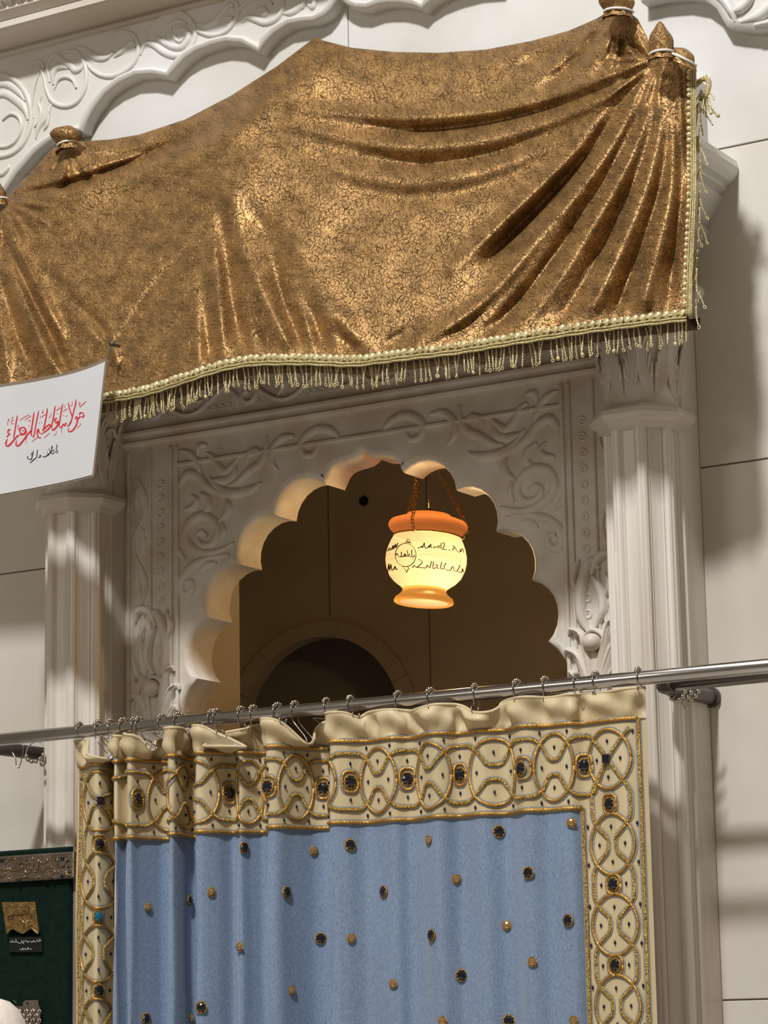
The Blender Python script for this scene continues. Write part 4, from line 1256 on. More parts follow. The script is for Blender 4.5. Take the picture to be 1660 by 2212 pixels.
def s_at(px, py):
    """cloth coordinate (s, z) of the front-most layer at a pixel"""
    Xr = PA(np.full_like(SG, px), np.full_like(SG, py), YG)
    g = XG - Xr[:, 0]
    ix = np.where(np.sign(g[:-1]) != np.sign(g[1:]))[0]
    if len(ix) == 0: i = int(np.argmin(np.abs(g)))
    else: i = min(ix, key=lambda k: YG[k])
    return SG[i], Xr[i, 2]


Z1 = P(1382, 1551, YR)[2]; Z2 = P(1262, 1745, YR)[2]; ZT = P(1412, 1483, YR)[2]
ZB = .55
curt = thing('curtain', (0.1, YR, ZB), 'blue linen curtain with jewelled cream and gold border hanging from the steel rod', 'curtain')


def on(s, z, off=0.0):
    x, y, nx, ny = plan(s)
    wav = .004 * math.sin(s * 31 + z * 9) * math.sin(z * 5.3 + s * 3)
    return np.array([x + nx * (off + wav), y + ny * (off + wav), z])


def patch(s0, s1, z0, z1, ds=.004, dz=.03, off=0.):
    ss = np.linspace(s0, s1, max(3, int((s1 - s0) / ds))); zz = np.linspace(z0, z1, max(3, int((z1 - z0) / dz)))
    return MB().grid(np.array([[on(s, z, off) for z in zz] for s in ss]))


s_in_r = s_at(1266, 1900)[0]
i0 = int(np.argmin(np.abs(XG - PX(256, ROW, YR + .03)[0]) + np.abs(YG - (YR + .026))))
s_in_l = SG[i0]
obj('blue_panel', patch(s_in_l, s_in_r, ZB, Z2, .004, .04), blue, curt, True, fix=False)
obj('top_border', patch(0, LS, Z2, Z1, .004, .02), cream, curt, True, 'cream satin band with gold lattice', fix=False)
obj('side_border', patch(0, s_in_l, ZB, Z2, .004, .04), cream, curt, True, fix=False)
obj('side_border', patch(s_in_r, LS, ZB, Z2, .004, .04), cream, curt, True, fix=False)
obj('back_lining', patch(.002, LS - .002, ZB, Z1, .006, .05, -.004), lining, curt, True, fix=False)

# header with sagging rim between the hooks
DIPS = [(218, 1640, .050, .030, 0), (262, 1600, .006, .03, 0), (306, 1625, .040, .026, .012), (345, 1590, .012, .016, 0), (402, 1585, .018, .014, 0), (455, 1590, .006, .02, 0), (497, 1612, .052, .036, .05), (560, 1580, .0, .02, 0), (641, 1632, .050, .036, .010), (668, 1590, .010, .03, 0), (770, 1560, .010, .02, 0), (905, 1535, .006, .04, 0), (1045, 1535, .024, .040, .004), (1190, 1512, .004, .05, 0), (1320, 1495, .003, .05, 0), (165, 1600, .0, .02, 0)]
DD = [(s_at(a, b)[0], d, wd, ln) for a, b, d, wd, ln in DIPS]


def rim(s):
    d = ln = 0.
    for s0, dd, wd, l in DD:
        g = math.exp(-((s - s0) / wd) ** 2); d += dd * g; ln += l * g
    return d, ln


def head(s, v, off=0.):
    d, ln = rim(s)
    z = Z1 + (ZT - d - Z1) * v
    p = on(s, z, off)
    x, y, nx, ny = plan(s)
    bul = (.010 + d * .45) * math.sin(v * pi * .62) ** 2 * (1 - .2 * v) + ln * v ** 2
    bul += .0065 * math.sin(s * 105 + 1.3 * math.sin(s * 40)) * math.sin(pi * min(1, v * 1.1)) + .0035 * math.sin(s * 61 + v * 7)
    # the folds open out a little towards the rod
    p[0] += nx * bul; p[1] += ny * bul - ln * v ** 2 * .3
    return p


ss = np.linspace(0, LS, 560); vv_ = np.linspace(0, 1, 15)
Gh = np.array([[head(s, v) for v in vv_] for s in ss])
obj('header', MB().grid(Gh), header_m, curt, True, 'plain cream header that sags between the hooks', fix=False)
Gl = np.array([[head(s, v, -.004) for v in vv_] for s in ss])
obj('header_lining', MB().grid(Gl), lining, curt, True, 'white lining inside the header', fix=False)
obj('rim_piping', MB().tube(Gh[:, -1] + np.array([0, .002, 0]), .0034, 7), header_m, curt, True)

# gold cords couched on the border
def cord(pts, r, mat, name, flat=.8, outline=True, closed=False):
    """pts: list of (s, z)"""
    p = np.asarray(pts, float)
    P3 = np.array([on(s, z, r * .6) for s, z in p])
    o = obj(name, MB().tube(P3, r, 7, closed=closed), mat, curt, True)
    if outline:
        t = np.gradient(p, axis=0); t /= np.linalg.norm(t, axis=1)[:, None] + 1e-9
        nr = np.stack([-t[:, 1], t[:, 0]], 1); k = r + .0024
        g = np.array([[on(*(p[i] + nr[i] * q), .0016) for q in (-k, 0, k)] for i in range(len(p))])
        obj('thread_outline', MB().grid(g), thread, o, True, fix=False)
    return o


def dens(pts, step=.005):
    p = np.asarray(pts, float); s = np.r_[0, np.cumsum(np.linalg.norm(np.diff(p, axis=0), axis=1))]
    u = np.linspace(0, s[-1], max(4, int(s[-1] / step)))
    return np.stack([np.interp(u, s, p[:, k]) for k in (0, 1)], 1)


hemr = s_at(1388, 1800)[0]; heml = .012
cord(dens([(heml, Z1), (hemr, Z1)]), .0038, gold_smooth, 'edge_cord')
cord(dens([(s_in_l, Z2), (s_in_r, Z2)]), .0038, gold_smooth, 'edge_cord')
cord(dens([(hemr, Z1), (hemr, ZB)]), .0034, gold_glit, 'edge_cord')
cord(dens([(heml, Z1), (heml, ZB)]), .0034, gold_glit, 'edge_cord')
cord(dens([(s_in_r, Z2), (s_in_r, ZB)]), .0034, gold_glit, 'edge_cord')

seeds = []
# -- jewels: two kinds, copied along
def jewel_proto(mat, r, bez):
    """faceted stone facing -Y in a beaded bezel"""
    fr = np.array([[1, 0, 0], [0, 0, 1.], [0, 1, 0]])
    m = MB().lathe([(r * .45, -r * .62), (r * .80, -r * .46), (r, -r * .10), (r * .98, 0)], (0, 0, 0), 10, fr)
    m.f.append(tuple(range(10)))
    g = obj('jewel', m, mat, curt, False)
    b = MB(); a = np.linspace(0, 2 * pi, 17)[:-1]
    b.tube(np.stack([bez * np.cos(a), 0 * a - .0008, bez * np.sin(a)], 1), r * .17, 6, closed=True)
    for k in range(8):
        q = 2 * pi * k / 8; b.ball((r * .92 * math.cos(q), -r * .32, r * .92 * math.sin(q)), r * .13, 5)
    bz = obj('bezel', b, bezel_m, g, True)
    return g, bz


used = {}
def jewel(kind, s, z, sc=1.0):
    x, y, nx, ny = plan(s); p = on(s, z, .002); rz = math.atan2(nx, -ny)
    if kind not in used:
        g, bz = jewel_proto(*{'dark': (gem_blue, .0108, .0120), 'pale': (gem_pale, .0072, .0080), 'teal': (gem_teal, .0108, .0120)}[kind])
        if kind == 'teal': g['label'] = 'teal blue jewel in the left border'
        if kind == 'pale': g['label'] = 'pale champagne crystal'
        if kind == 'dark': pass
        used[kind] = (g, bz); g.location = p; g.rotation_euler = (0, 0, rz); g.scale = (sc,) * 3
        return
    g0, b0 = used[kind]
    g = inst('jewel', g0, curt, p, (0, 0, rz), (sc,) * 3)
    if kind == 'pale': g['label'] = 'pale champagne crystal'
    b = b0.copy(); COL.objects.link(b); b.parent = g


def medallion(s, z, hs, hz):
    a = np.linspace(0, 2 * pi, 29)
    q = np.stack([s + hs * np.sign(np.cos(a)) * np.abs(np.cos(a)) ** .7, z + hz * np.sign(np.sin(a)) * np.abs(np.sin(a)) ** .7], 1)
    cord(q, .0030, gold_smooth, 'medallion_cord')


def chain(gems, axis, ctr, hw, circ=(.34, .5), hexw=.43, waist=.11, ends=True):
    """interlaced circles and a glitter lattice between successive gems.  axis 0: along s, 1: along z"""
    def T(t, w_): return (t, ctr + w_) if axis == 0 else (ctr + w_, t)
    for a, b in zip(gems[:-1], gems[1:]):
        p = b - a; c = (a + b) / 2
        th = np.linspace(0, 2 * pi, 45)
        cord([T(c + circ[0] * p * math.cos(q), circ[1] * 2 * hw * math.sin(q)) for q in th], .0032, gold_smooth, 'circle_cord')
        for sg in (-1, 1):
            L_ = [(0, hexw), (.12, hexw), (.18, hexw - .02), (.29, (hexw + waist) / 2 + .05), (.40, waist + .03), (.45, waist), (.55, waist), (.60, waist + .03), (.71, (hexw + waist) / 2 + .05), (.82, hexw - .02), (.88, hexw), (1, hexw)]
            cord(dens([T(a + p * t, sg * 2 * hw * w_) for t, w_ in L_]), .0035, gold_glit, 'lattice_cord')
            seeds.append(T(c, sg * hw * .60)); seeds.append(T(a, sg * hw * .56)); seeds.append(T(a + p * .26, sg * hw * 1.04)); seeds.append(T(a + p * .74, sg * hw * 1.04))
            seeds.append(T(c + sg * p * .22, 0))


zmid = (Z1 + Z2) / 2; hb_ = (Z1 - Z2) / 2 * .80
anch = [s_at(px, py)[0] for px, py in ((295, 1731), (497, 1719), (580, 1705), (700, 1709), (757, 1699), (882, 1691), (997, 1671), (1131, 1662), (1265, 1655))]
gs = [anch[0]]
for a, b in zip(anch[:-1], anch[1:]):
    k = max(1, round((b - a) / .15)); gs += [a + (b - a) * (i + 1) / k for i in range(k)]
chain(gs, 0, zmid, hb_)
for g in gs: jewel('dark', g, zmid, 1.12); medallion(g, zmid, .0165, .021)
# right border
cr = (hemr + s_in_r) / 2; hwr = (hemr - s_in_r) / 2 * .84
zg = [s_at(1317, 1737)[1], s_at(1326, 1910)[1], s_at(1334, 2085)[1]]
pz = (zg[0] - zg[2]) / 2
zz_ = [zg[0] - pz * k for k in range(8)]
chain(zz_[::-1], 1, cr, hwr, (.38, .47), .43, .09)
for z in zz_: jewel('dark', cr, z, 1.05); medallion(cr, z, .0165, .018)
# left border
cl = s_at(214, 1900)[0]; hwl_ = (cl - heml) * .98
zgl = [s_at(217, 1823)[1], s_at(213, 1981)[1], s_at(211, 2139)[1]]
pzl = (zgl[0] - zgl[2]) / 2
zl_ = [zgl[0] - pzl * k for k in range(8)]
chain(zl_[::-1], 1, cl, hwl_, (.38, .47), .43, .09)
for k, z in enumerate(zl_): jewel('teal' if k == 1 else 'dark', cl, z, 1.05); medallion(cl, z, .0165, .018)
# corner motifs: a glitter saltire with a square stone in a ring
for c, ztop, zlow, sgn in ((cr, Z1 - .018, zz_[0], 1), (cl, Z1 - .018, zl_[0], -1)):
    zc_ = (ztop + zlow + .03) / 2; hz = (ztop - zlow - .03) / 2; hw_c = hwr if sgn > 0 else hwl_; hs = hw_c * .9
    gx_ = gs[-1] if sgn > 0 else gs[0]; hwx = 2 * hb_ * .43; hwz = 2 * hw_c * .43
    for sg in (-1, 1):
        d_ = (c - gx_)
        cord(dens([(gx_, zmid + sg * hwx), (gx_ + d_ * .20, zmid + sg * hwx), (gx_ + d_ * .34, zmid + sg * hwx * .9), (c - sgn * .010, zc_ + sg * .012), (c, zc_)]), .0035, gold_glit, 'lattice_cord')
        cord(dens([(c + sg * hwz, zlow), (c + sg * hwz, zlow + .022), (c + sg * hwz * .85, zlow + .036), (c + sg * .010, zc_ - .012), (c, zc_)]), .0035, gold_glit, 'lattice_cord')
    cord(dens([(c, zc_), (c + sgn * .012, zc_ + .014), (c + sgn * hs, zc_ + hz)]), .0035, gold_glit, 'lattice_cord')
    th = np.linspace(0, 2 * pi, 45)
    cord([(c + hs * 1.02 * math.cos(q), zc_ + hz * 1.02 * math.sin(q)) for q in th], .0032, gold_smooth, 'circle_cord')
    x, y, nx, ny = plan(c); p = on(c, zc_, .006)
    g = obj('jewel', MB().box(-.008, .008, -.005, .003, -.008, .008, .002), gem_blue, curt, False, 'square midnight blue stone at the border corner')
    g.location = p; g.rotation_euler = (0, 0, math.atan2(nx, -ny))
    for sg in (-1, 1): seeds += [(c + sg * hs * .6, zc_), (c, zc_ + sg * hz * .62), (c + sg * hs * 1.1, zc_ + hz * .9)]
# stones scattered on the blue field
for kind, pts in (('dark', [(530, 1831), (622, 1927), (757, 1825), (831, 1926), (1080, 1796), (1143, 1885), (936, 2020), (997, 2107), (1231, 1988), (694, 2027), (408, 1945), (437, 2176), (313, 2200), (1100, 2205)]),
                  ('pale', [(677, 1839), (928, 1814), (987, 1899), (1236, 1777), (1097, 1999), (1152, 2078), (853, 2125), (760, 2027), (521, 2046), (456, 1927), (320, 1961), (632, 2140), (412, 2200), (957, 2206), (1243, 2205)])):
    for a, b in pts:
        s, z = s_at(a, b); jewel(kind, s, z, .92 if kind == 'dark' else 1.08)
sm_ = MB()
for s, z in seeds:
    if 0 < s < LS and ZB < z < Z1: p = on(s, z, .002); sm_.ball(p, .0034, 6, (.8, .8, 1.25))
q = obj('seed_beads', sm_, seed, curt, True); q['kind'] = 'stuff'

# ---- roller rings that carry the curtain
RINGS = [172, 213, 240, 268, 291, 300, 350, 387, 460, 469, 521, 548, 600, 638, 706, 757, 861, 932, 1027, 1118, 1178, 1247, 1289, 1380]
NUM = 'first second third fourth fifth sixth seventh eighth ninth tenth eleventh twelfth thirteenth'.split()
ball0 = None
for i, rx0 in enumerate(RINGS):
    yy = 1597 - (rx0 - 0) * (163 / 1660)
    xx = P(rx0, yy, YR)[0]
    if i < 12: lab = '%s steel ball ring on the rod counted from the left edge of the curtain' % NUM[i]
    else: lab = '%s steel ball ring on the rod counted from the right edge of the curtain' % NUM[len(RINGS) - 1 - i]
    s, zt = s_at(rx0 + 4, yy + 60)
    d, ln = rim(s); hp = head(s, .97)
    t = thing('curtain_ring', (xx, YR, ZR), lab, 'curtain ring', 'roller rings on the steel rod')
    R1 = RR + .0022
    tw_ = random.uniform(-.004, .004)
    arc = [(xx + tw_ * math.cos(a), YR + R1 * math.cos(a) * -1, ZR + R1 * math.sin(a)) for a in np.linspace(-.5, pi + .5, 14)]
    zb_ = min(hp[2], ZR - .03)
    front = [(xx + .001, YR - R1 * .55, ZR - .022), (hp[0] - .003, min(hp[1], YR) - .001, zb_ + .012), (hp[0], hp[1] - .002, zb_), (hp[0] + .003, hp[1] + .004, zb_ - .004)]
    back = [(xx + .004, YR + R1 * .5, ZR - .022), (hp[0] + .007, hp[1] + .010, zb_ + .010), (hp[0] + .005, hp[1] + .008, zb_ - .002)]
    pts = back[::-1] + arc[::-1] + front
    obj('ring_wire', MB().tube(smooth(pts, 3), .00115, 5), chrome, t, True)
    for k in range(5):
        a = pi * (.24 + .13 * k); p = (xx + tw_ * math.cos(a) + random.uniform(-.001, .001), YR - (R1 + .0030) * math.cos(a), ZR + (R1 + .0030) * math.sin(a))
        if ball0 is None: ball0 = obj('roller_ball', MB().ball((0, 0, 0), .0042, 10), chrome, t, True); ball0.location = p
        else: inst('roller_ball', ball0, t, p)

# ================================================================== HANGING LAMP
YL = .20
LC = P(921, 1212, YL)
ppm = F / ((LC - CAM) @ FWD)
mm = lambda px: px / ppm
lamp = thing('hanging_lamp', tuple(LC), 'glowing cream and amber glass lamp with Arabic script hanging on chains in the arch', 'lamp')
lamp.rotation_euler = (0, 0, 0)
tilt = Matrix.Rotation(math.radians(4.5), 3, Vector((-FWD[0], -FWD[1], 0)).normalized())
TF = -np.array(tilt) if False else np.array(Matrix.Rotation(math.radians(4.5), 3, Vector(FWD)))
def lz(py): return -(py - 1212) / ppm * 1.02
body_prof = [(72, 1158), (74, 1163), (79, 1172), (84, 1185), (87.5, 1200), (88, 1214), (85, 1230), (78, 1246), (67, 1258), (54, 1267), (48, 1272)]
foot_prof = [(48, 1272), (47, 1276), (49, 1281), (55, 1287), (62, 1292), (65, 1298), (64.5, 1302), (61, 1304), (57, 1303), (52, 1301)]
rim_prof = [(70, 1160), (74, 1154), (82, 1147), (86, 1140), (86, 1134), (81, 1127), (70, 1123), (54, 1121), (50, 1119), (49, 1115), (47, 1112), (30, 1111), (16, 1111)]
LP = lambda pr: [(mm(r), lz(y)) for r, y in pr]
g_cream = glass('lamp_cream_glass', (1., .90, .70, 1), (.062, .044, .026, 1), (1., .72, .42, 1), .29, .24)
g_amber = glass('lamp_amber_glass', (1., .62, .25, 1), (.07, .035, .009, 1), (1., .42, .07, 1), .42, .22)
g_rim = glass('lamp_orange_glass', (.8, .3, .1, 1), (.06, .018, .005, 1), (.85, .24, .05, 1), .40, .03)
body = obj('glass_body', MB().lathe(LP(body_prof), LC, 48, TF), g_cream, lamp, True, 'cream frosted glass bowl')
obj('glass_foot', MB().lathe(LP(foot_prof), LC, 48, TF), g_amber, lamp, True, 'amber glass foot')
obj('base_disc', MB().lathe(LP([(54, 1302), (40, 1300), (20, 1299), (.5, 1299)]), LC, 40, TF), g_cream, lamp, True, 'pale glowing underside of the foot')
obj('glass_rim', MB().lathe(LP(rim_prof), LC, 48, TF), g_rim, lamp, True, 'orange glass rim')
a = np.linspace(0, 2 * pi, 49)[:-1]
rgp = np.array([LC + TF @ np.array([mm(74) * math.cos(q), mm(74) * math.sin(q), lz(1160)]) for q in a])
obj('neck_band', MB().tube(rgp, .0022, 6, closed=True), bezel_m, lamp, True)
cpt = LC + TF @ np.array([0, 0, lz(1109)])
cm = MB().lathe([(.004, .012), (.009, .006), (.013, -.002)], cpt, 16)
hookp = np.array([cpt[0] - .004, cpt[1], LC[2] + .262])
cm.tube([cpt, cpt + np.array([0, 0, .03]), hookp], .0014, 6)
obj('cap_and_cord', cm, bezel_m, lamp, True)
link0 = None
for k, ang in enumerate((-.46 * pi, .14 * pi, .87 * pi)):
    e = LC + TF @ np.array([mm(88) * math.cos(ang), mm(88) * math.sin(ang), lz(1139)])
    e2 = LC + TF @ np.array([mm(76) * math.cos(ang), mm(76) * math.sin(ang), lz(1161)])
    hp = hookp + np.array([.004 * math.cos(ang), .004 * math.sin(ang), 0])
    path = [e2 + (e - e2) * t for t in np.linspace(0, 1, 4)][:-1] + [e + (hp - e) * t for t in np.linspace(0, 1, 30)]
    path = np.array(path); L_ = np.r_[0, np.cumsum(np.linalg.norm(np.diff(path, axis=0), axis=1))]
    cmb = MB(); n = int(L_[-1] / .0084)
    for i in range(n):
        u = (i + .5) / n * L_[-1]; p = np.array([np.interp(u, L_, path[:, q]) for q in range(3)])
        pn = np.array([np.interp(min(u + .003, L_[-1]), L_, path[:, q]) for q in range(3)]); d = pn - p; d /= np.linalg.norm(d) + 1e-9
        sx = np.cross(d, (0, 1, 0)); sx /= np.linalg.norm(sx) + 1e-9; sy = np.cross(d, sx)
        if i % 2: sx = sx * .6 + sy * .8
        cmb.tube([p + d * .0060 * math.cos(q) + sx * .0036 * math.sin(q) for q in np.linspace(0, 2 * pi, 9)[:-1]], .0011, 4, closed=True)
    obj('chain', cmb, bezel_m, lamp, True)
ceil_ = MB().tube([hookp, (hookp[0], hookp[1], 3.62)], .003, 8).ball(tuple(hookp), .007, 8)
obj('suspension_rod', ceil_, bezel_m, lamp, True)
bulb = bpy.data.lights.new('lamp_bulb', 'POINT'); bulb.energy = 11.; bulb.color = (1., .70, .36); bulb.shadow_soft_size = .022
bo = bpy.data.objects.new('lamp_bulb', bulb); COL.objects.link(bo); bo.location = LC + np.array([.026, -.01, -.012]); bo.parent = lamp
bo.matrix_parent_inverse = lamp.matrix_world.inverted()

# brown script fired on the glass
prof_b = LP(body_prof); TFi = TF.T
def lamp_hit(px, py, off=.0012):
    d = RM @ np.array([px - CX, py - CY, F]); d /= np.linalg.norm(d)
    o = TFi @ (CAM - LC); dl = TFi @ d
    t0 = -(o @ dl) - .14
    zr = sorted(prof_b, key=lambda q: q[1]); zc_ = [q[1] for q in zr]; rc = [q[0] for q in zr]
    for t in np.linspace(t0, t0 + .2, 320):
        p = o + dl * t
        if math.hypot(p[0], p[1]) < np.interp(p[2], zc_, rc) + off: return LC + TF @ p
    # off the silhouette: nearest approach
    ts = np.linspace(t0, t0 + .2, 120); b = min(ts, key=lambda t: math.hypot(*(o + dl * t)[:2]))
    p = o + dl * b; r = np.interp(p[2], zc_, rc) + off; k = r / max(math.hypot(p[0], p[1]), 1e-6)
    return LC + TF @ np.array([p[0] * k, p[1] * k, p[2]])


script_m = M('brown_script', S(40, 20, 6), rough=.6, spec=.1)
line_m = M('gold_line', S(190, 140, 60), rough=.4)
KL = lambda x, y: lamp_hit(800 + x / 5.82, 960 + y / 5.82)
scr = MB()
el = [(447 + 130 * math.cos(q), 1390 + 146 * math.sin(q)) for q in np.linspace(0, 2 * pi, 33)]
ribbon(scr, el, 10, KL, False, 1)
for wd, pts in [
    (7, [(445, 1240), (480, 1190), (505, 1240), (490, 1225), (460, 1230), (520, 1240)]), (7, [(410, 1540), (450, 1535), (490, 1550), (470, 1580), (460, 1610), (440, 1570), (420, 1560)]),
    (9, [(320, 1392), (340, 1370), (350, 1395), (370, 1412), (392, 1406), (393, 1350), (398, 1410), (432, 1402), (452, 1392), (438, 1374), (428, 1400), (470, 1408)]), (8, [(468, 1330), (476, 1410)]),
    (8, [(508, 1382), (488, 1390), (494, 1410), (520, 1412)]), (8, [(522, 1322), (526, 1414)]), (8, [(562, 1388), (548, 1414), (528, 1412)]), (6, [(528, 1438), (548, 1440)]),
    (8, [(600, 1305), (640, 1290), (650, 1272), (660, 1300), (682, 1232), (690, 1302), (720, 1297), (742, 1272), (745, 1300), (762, 1250), (768, 1304)]),
    (8, [(790, 1302), (830, 1286), (850, 1302), (866, 1268), (880, 1308)]), (8, [(892, 1238), (896, 1312), (940, 1318), (970, 1326)]), (8, [(905, 1245), (935, 1240), (930, 1280), (912, 1310)]),
    (8, [(985, 1325), (1010, 1330)]), (8, [(1030, 1328), (1060, 1300), (1036, 1268), (1072, 1300), (1092, 1340), (1130, 1352), (1135, 1310)]), (8, [(1140, 1352), (1162, 1310), (1180, 1362)]),
    (8, [(530, 1550), (560, 1520), (582, 1545), (650, 1492), (642, 1456), (600, 1448)]), (8, [(582, 1545), (640, 1548), (702, 1552), (722, 1514), (736, 1546), (752, 1552)]), (8, [(772, 1468), (752, 1552)]),
    (8, [(800, 1468), (788, 1556), (830, 1548)]), (8, [(810, 1520), (850, 1518), (840, 1552), (870, 1558)]), (8, [(902, 1476), (886, 1560), (930, 1562)]), (8, [(955, 1490), (930, 1540), (960, 1578), (1010, 1586)]),
    (8, [(1010, 1586), (1042, 1530), (1056, 1586), (1090, 1596)]), (8, [(1090, 1596), (1130, 1528), (1110, 1520)]), (8, [(1100, 1598), (1150, 1610), (1164, 1556), (1172, 1612)]),
    (9, [(222, 1342), (248, 1302), (268, 1320), (290, 1268), (296, 1316), (320, 1250), (324, 1302), (350, 1240)]), (7, [(240, 1330), (300, 1310)]),
    (9, [(200, 1572), (220, 1600), (236, 1496), (244, 1590), (262, 1502), (272, 1582), (300, 1562), (316, 1530), (322, 1572), (345, 1562)]),
]: ribbon(scr, pts, wd * 1.45, KL, False, 3)
so_ = obj('script', scr, script_m, lamp, False, 'brown Kufic style script', fix=False)
for nm_, grp in (('gilt_line', [(3, [(596, 1340), (800, 1352), (1000, 1380), (1180, 1432)]), (3, [(592, 1395), (800, 1406), (1000, 1440), (1185, 1490)]), (3, [(212, 1392), (300, 1368)]), (3, [(208, 1452), (305, 1430)])]),
                ('gilt_band', [(4, [(610 + 10 * k, 1357 + .000055 * (10 * k) ** 2 * 4.2 + (14 if k % 2 else 26)) for k in range(56)])])):
    for wd, pts in grp:
        ln = MB(); ribbon(ln, pts, wd, KL, False, 2)
        obj(nm_, ln, line_m, lamp, False, fix=False)

# dark ring bolt on the chamber wall
bp_ = P(788, 1083, CB - .01)
rb = thing('ring_bolt', tuple(bp_), 'small black ring bolt in the stone wall behind the arch, left of the lamp chains', 'bolt')
obj('ring', MB().tube([bp_ + np.array([.010 * math.cos(q), -.004, .010 * math.sin(q)]) for q in np.linspace(0, 2 * pi, 17)[:-1]], .0042, 8, closed=True), black_m, rb, True)
obj('stem', MB().tube([bp_ + np.array([0, .012, 0]), bp_ + np.array([0, -.004, 0])], .006, 8), steel_dark, rb, True)
# knob on the right pilaster beside the end of the fringe
kb = P(1508, 632, -.03)
kn = thing('wall_knob', tuple(kb), 'round stone knob on the right pilaster behind the corner of the fringe', 'knob')
obj('neck', MB().tube([(kb[0] - .035, -.02, kb[2]), (kb[0] - .008, -.03, kb[2])], [.010, .008], 12), marble_wall, kn, True)
obj('head', MB().ball((kb[0], -.03, kb[2]), .015, 14, (.9, 1, 1)), marble_wall, kn, True)

# ================================================================== GREEN DISPLAY BOARD AND WHAT HANGS ON IT
YD = -.27
bd_tr = P(151, 1828, YD); xr = bd_tr[0]; zt = bd_tr[2]; xl = xr - .62
board = thing('display_board', ((xl + xr) / 2, YD, 0), 'tall dark green velvet display board at the lower left beside the curtain', 'display board')
obj('velvet_panel', MB().box(xl, xr, YD, YD + .012, 0.02, zt, .004), velvet_green, board, False)
obj('backing', MB().box(xl + .005, xr + .020, YD + .012, YD + .05, 0.0, zt - .06, .003), board_edge, board, False, 'grey side edge of the board')
s_tl, s_tr, s_br = P(0, 1851, YD), P(168, 1840, YD), P(168, 1897, YD)
zs0, zs1 = s_br[2], (s_tl[2] + s_tr[2]) / 2; xs1 = s_tr[0]
strip_ = thing('silver_band', ((xl + xs1) / 2, YD - .008, zs0), 'engraved old silver band with Arabic inscription across the green board', 'metal band')
obj('plate', MB().box(xl - .01, xs1, YD - .012, YD - .001, zs0, zs1, .003), silver, strip_, False)
KB = lambda x, y: P(x / 5.242, 1790 + y / 5.242, YD - .013)
for a_, b_ in ((20, 355), (605, 328), (705, 335), (768, 365), (718, 430), (775, 435), (785, 490), (705, 535), (590, 565), (215, 585)):
    rr_ = .0055 if (a_, b_) in ((20, 355), (705, 335), (705, 535), (215, 585)) else .003
    obj('rivet', MB().ball(tuple(KB(a_, b_)), rr_, 8, (1, .5, 1)), black_m, strip_, True)
ins_ = MB()
for pts in [[(60, 400), (90, 360), (130, 340), (180, 345)], [(90, 440), (130, 470), (190, 470), (250, 440), (240, 425), (210, 450)], [(110, 520), (90, 550), (130, 580), (200, 560), (290, 540)], [(280, 470), (300, 500), (340, 490), (350, 440)],
            [(370, 320), (380, 400), (385, 480)], [(435, 350), (435, 440), (420, 490), (390, 480), (400, 440)], [(450, 370), (480, 390), (540, 370), (530, 340)], [(440, 540), (410, 560), (360, 545), (300, 545)], [(470, 480), (520, 450), (560, 430), (600, 440)],
            [(470, 540), (520, 560), (580, 520), (610, 490)], [(600, 400), (640, 400), (650, 350), (610, 350), (620, 320), (660, 330)], [(700, 430), (730, 410), (750, 340)], [(0, 540), (40, 540), (60, 500)], [(20, 460), (60, 470), (90, 450)], [(200, 400), (250, 380), (300, 400), (340, 370)], [(740, 480), (760, 520), (800, 530)], [(150, 520), (150, 505)], [(300, 350), (340, 345)], [(560, 480), (600, 470), (640, 500), (670, 480)]]:
    ins_.tube(np.array([KB(*q) for q in smooth(pts, 4)]), .0017, 5)
obj('inscription', ins_, silver_hi, strip_, True, 'raised gilt lettering')
rop = MB(); a_ = np.linspace(0, 1, 18)
for k in range(15): rop.ball((xs1 - .0025, YD - .012, zs0 + .004 + (zs1 - zs0 - .008) * k / 14), .0028, 6)
obj('beaded_edge', rop, silver_hi, strip_, True)

KD = lambda x, y, d=0.: P(x / 5.242, 1790 + y / 5.242, YD - .006 - d)
o = resample([(20, 832), (200, 830), (395, 828)], 12).tolist() + resample([(400, 850), (418, 1000), (440, 1150), (436, 1188)], 8).tolist() + resample([(430, 1190), (400, 1170), (385, 1140), (350, 1125), (300, 1155), (255, 1185), (200, 1160), (150, 1130), (110, 1140), (100, 1180), (78, 1192)], 22).tolist() + resample([(70, 1180), (50, 1020), (22, 850)], 8).tolist()
gp = thing('gold_plaque', tuple(KD(230, 1180)), 'small embossed gold plaque with scalloped foot and dark Arabic script on the green board', 'plaque')
m = MB(); n = len(o); fr_ = [KD(*q, .005) for q in o]; bk_ = [KD(*q) + np.array([0, .0055, 0]) for q in o]
m.add(fr_ + bk_, [tuple(range(n))] + [(i, (i + 1) % n, n + (i + 1) % n, n + i) for i in range(n)])
obj('plate', m, plaque_gold, gp, False)
rl = MB(); rl.tube(np.array([KD(*q, .0055) for q in resample([(430, 1190), (400, 1165), (350, 1128), (300, 1155), (255, 1180), (200, 1160), (150, 1132), (105, 1150), (82, 1188)], 30)]), .0022, 6)
for pts in ([(60, 900), (100, 870), (150, 890), (200, 860), (250, 890), (300, 860), (360, 890)], [(200, 1110), (205, 1060), (235, 1035), (265, 1060), (268, 1110)], [(80, 1120), (120, 1100), (160, 1115)], [(310, 1115), (350, 1095), (400, 1110)], [(370, 900), (385, 980), (395, 1060)], [(300, 1040), (320, 1060), (360, 1040)]):
    rl.tube(np.array([KD(*q, .0055) for q in smooth(pts, 4)]), .0014, 5)
obj('embossing', rl, silver_hi, gp, True)
sc_ = MB()
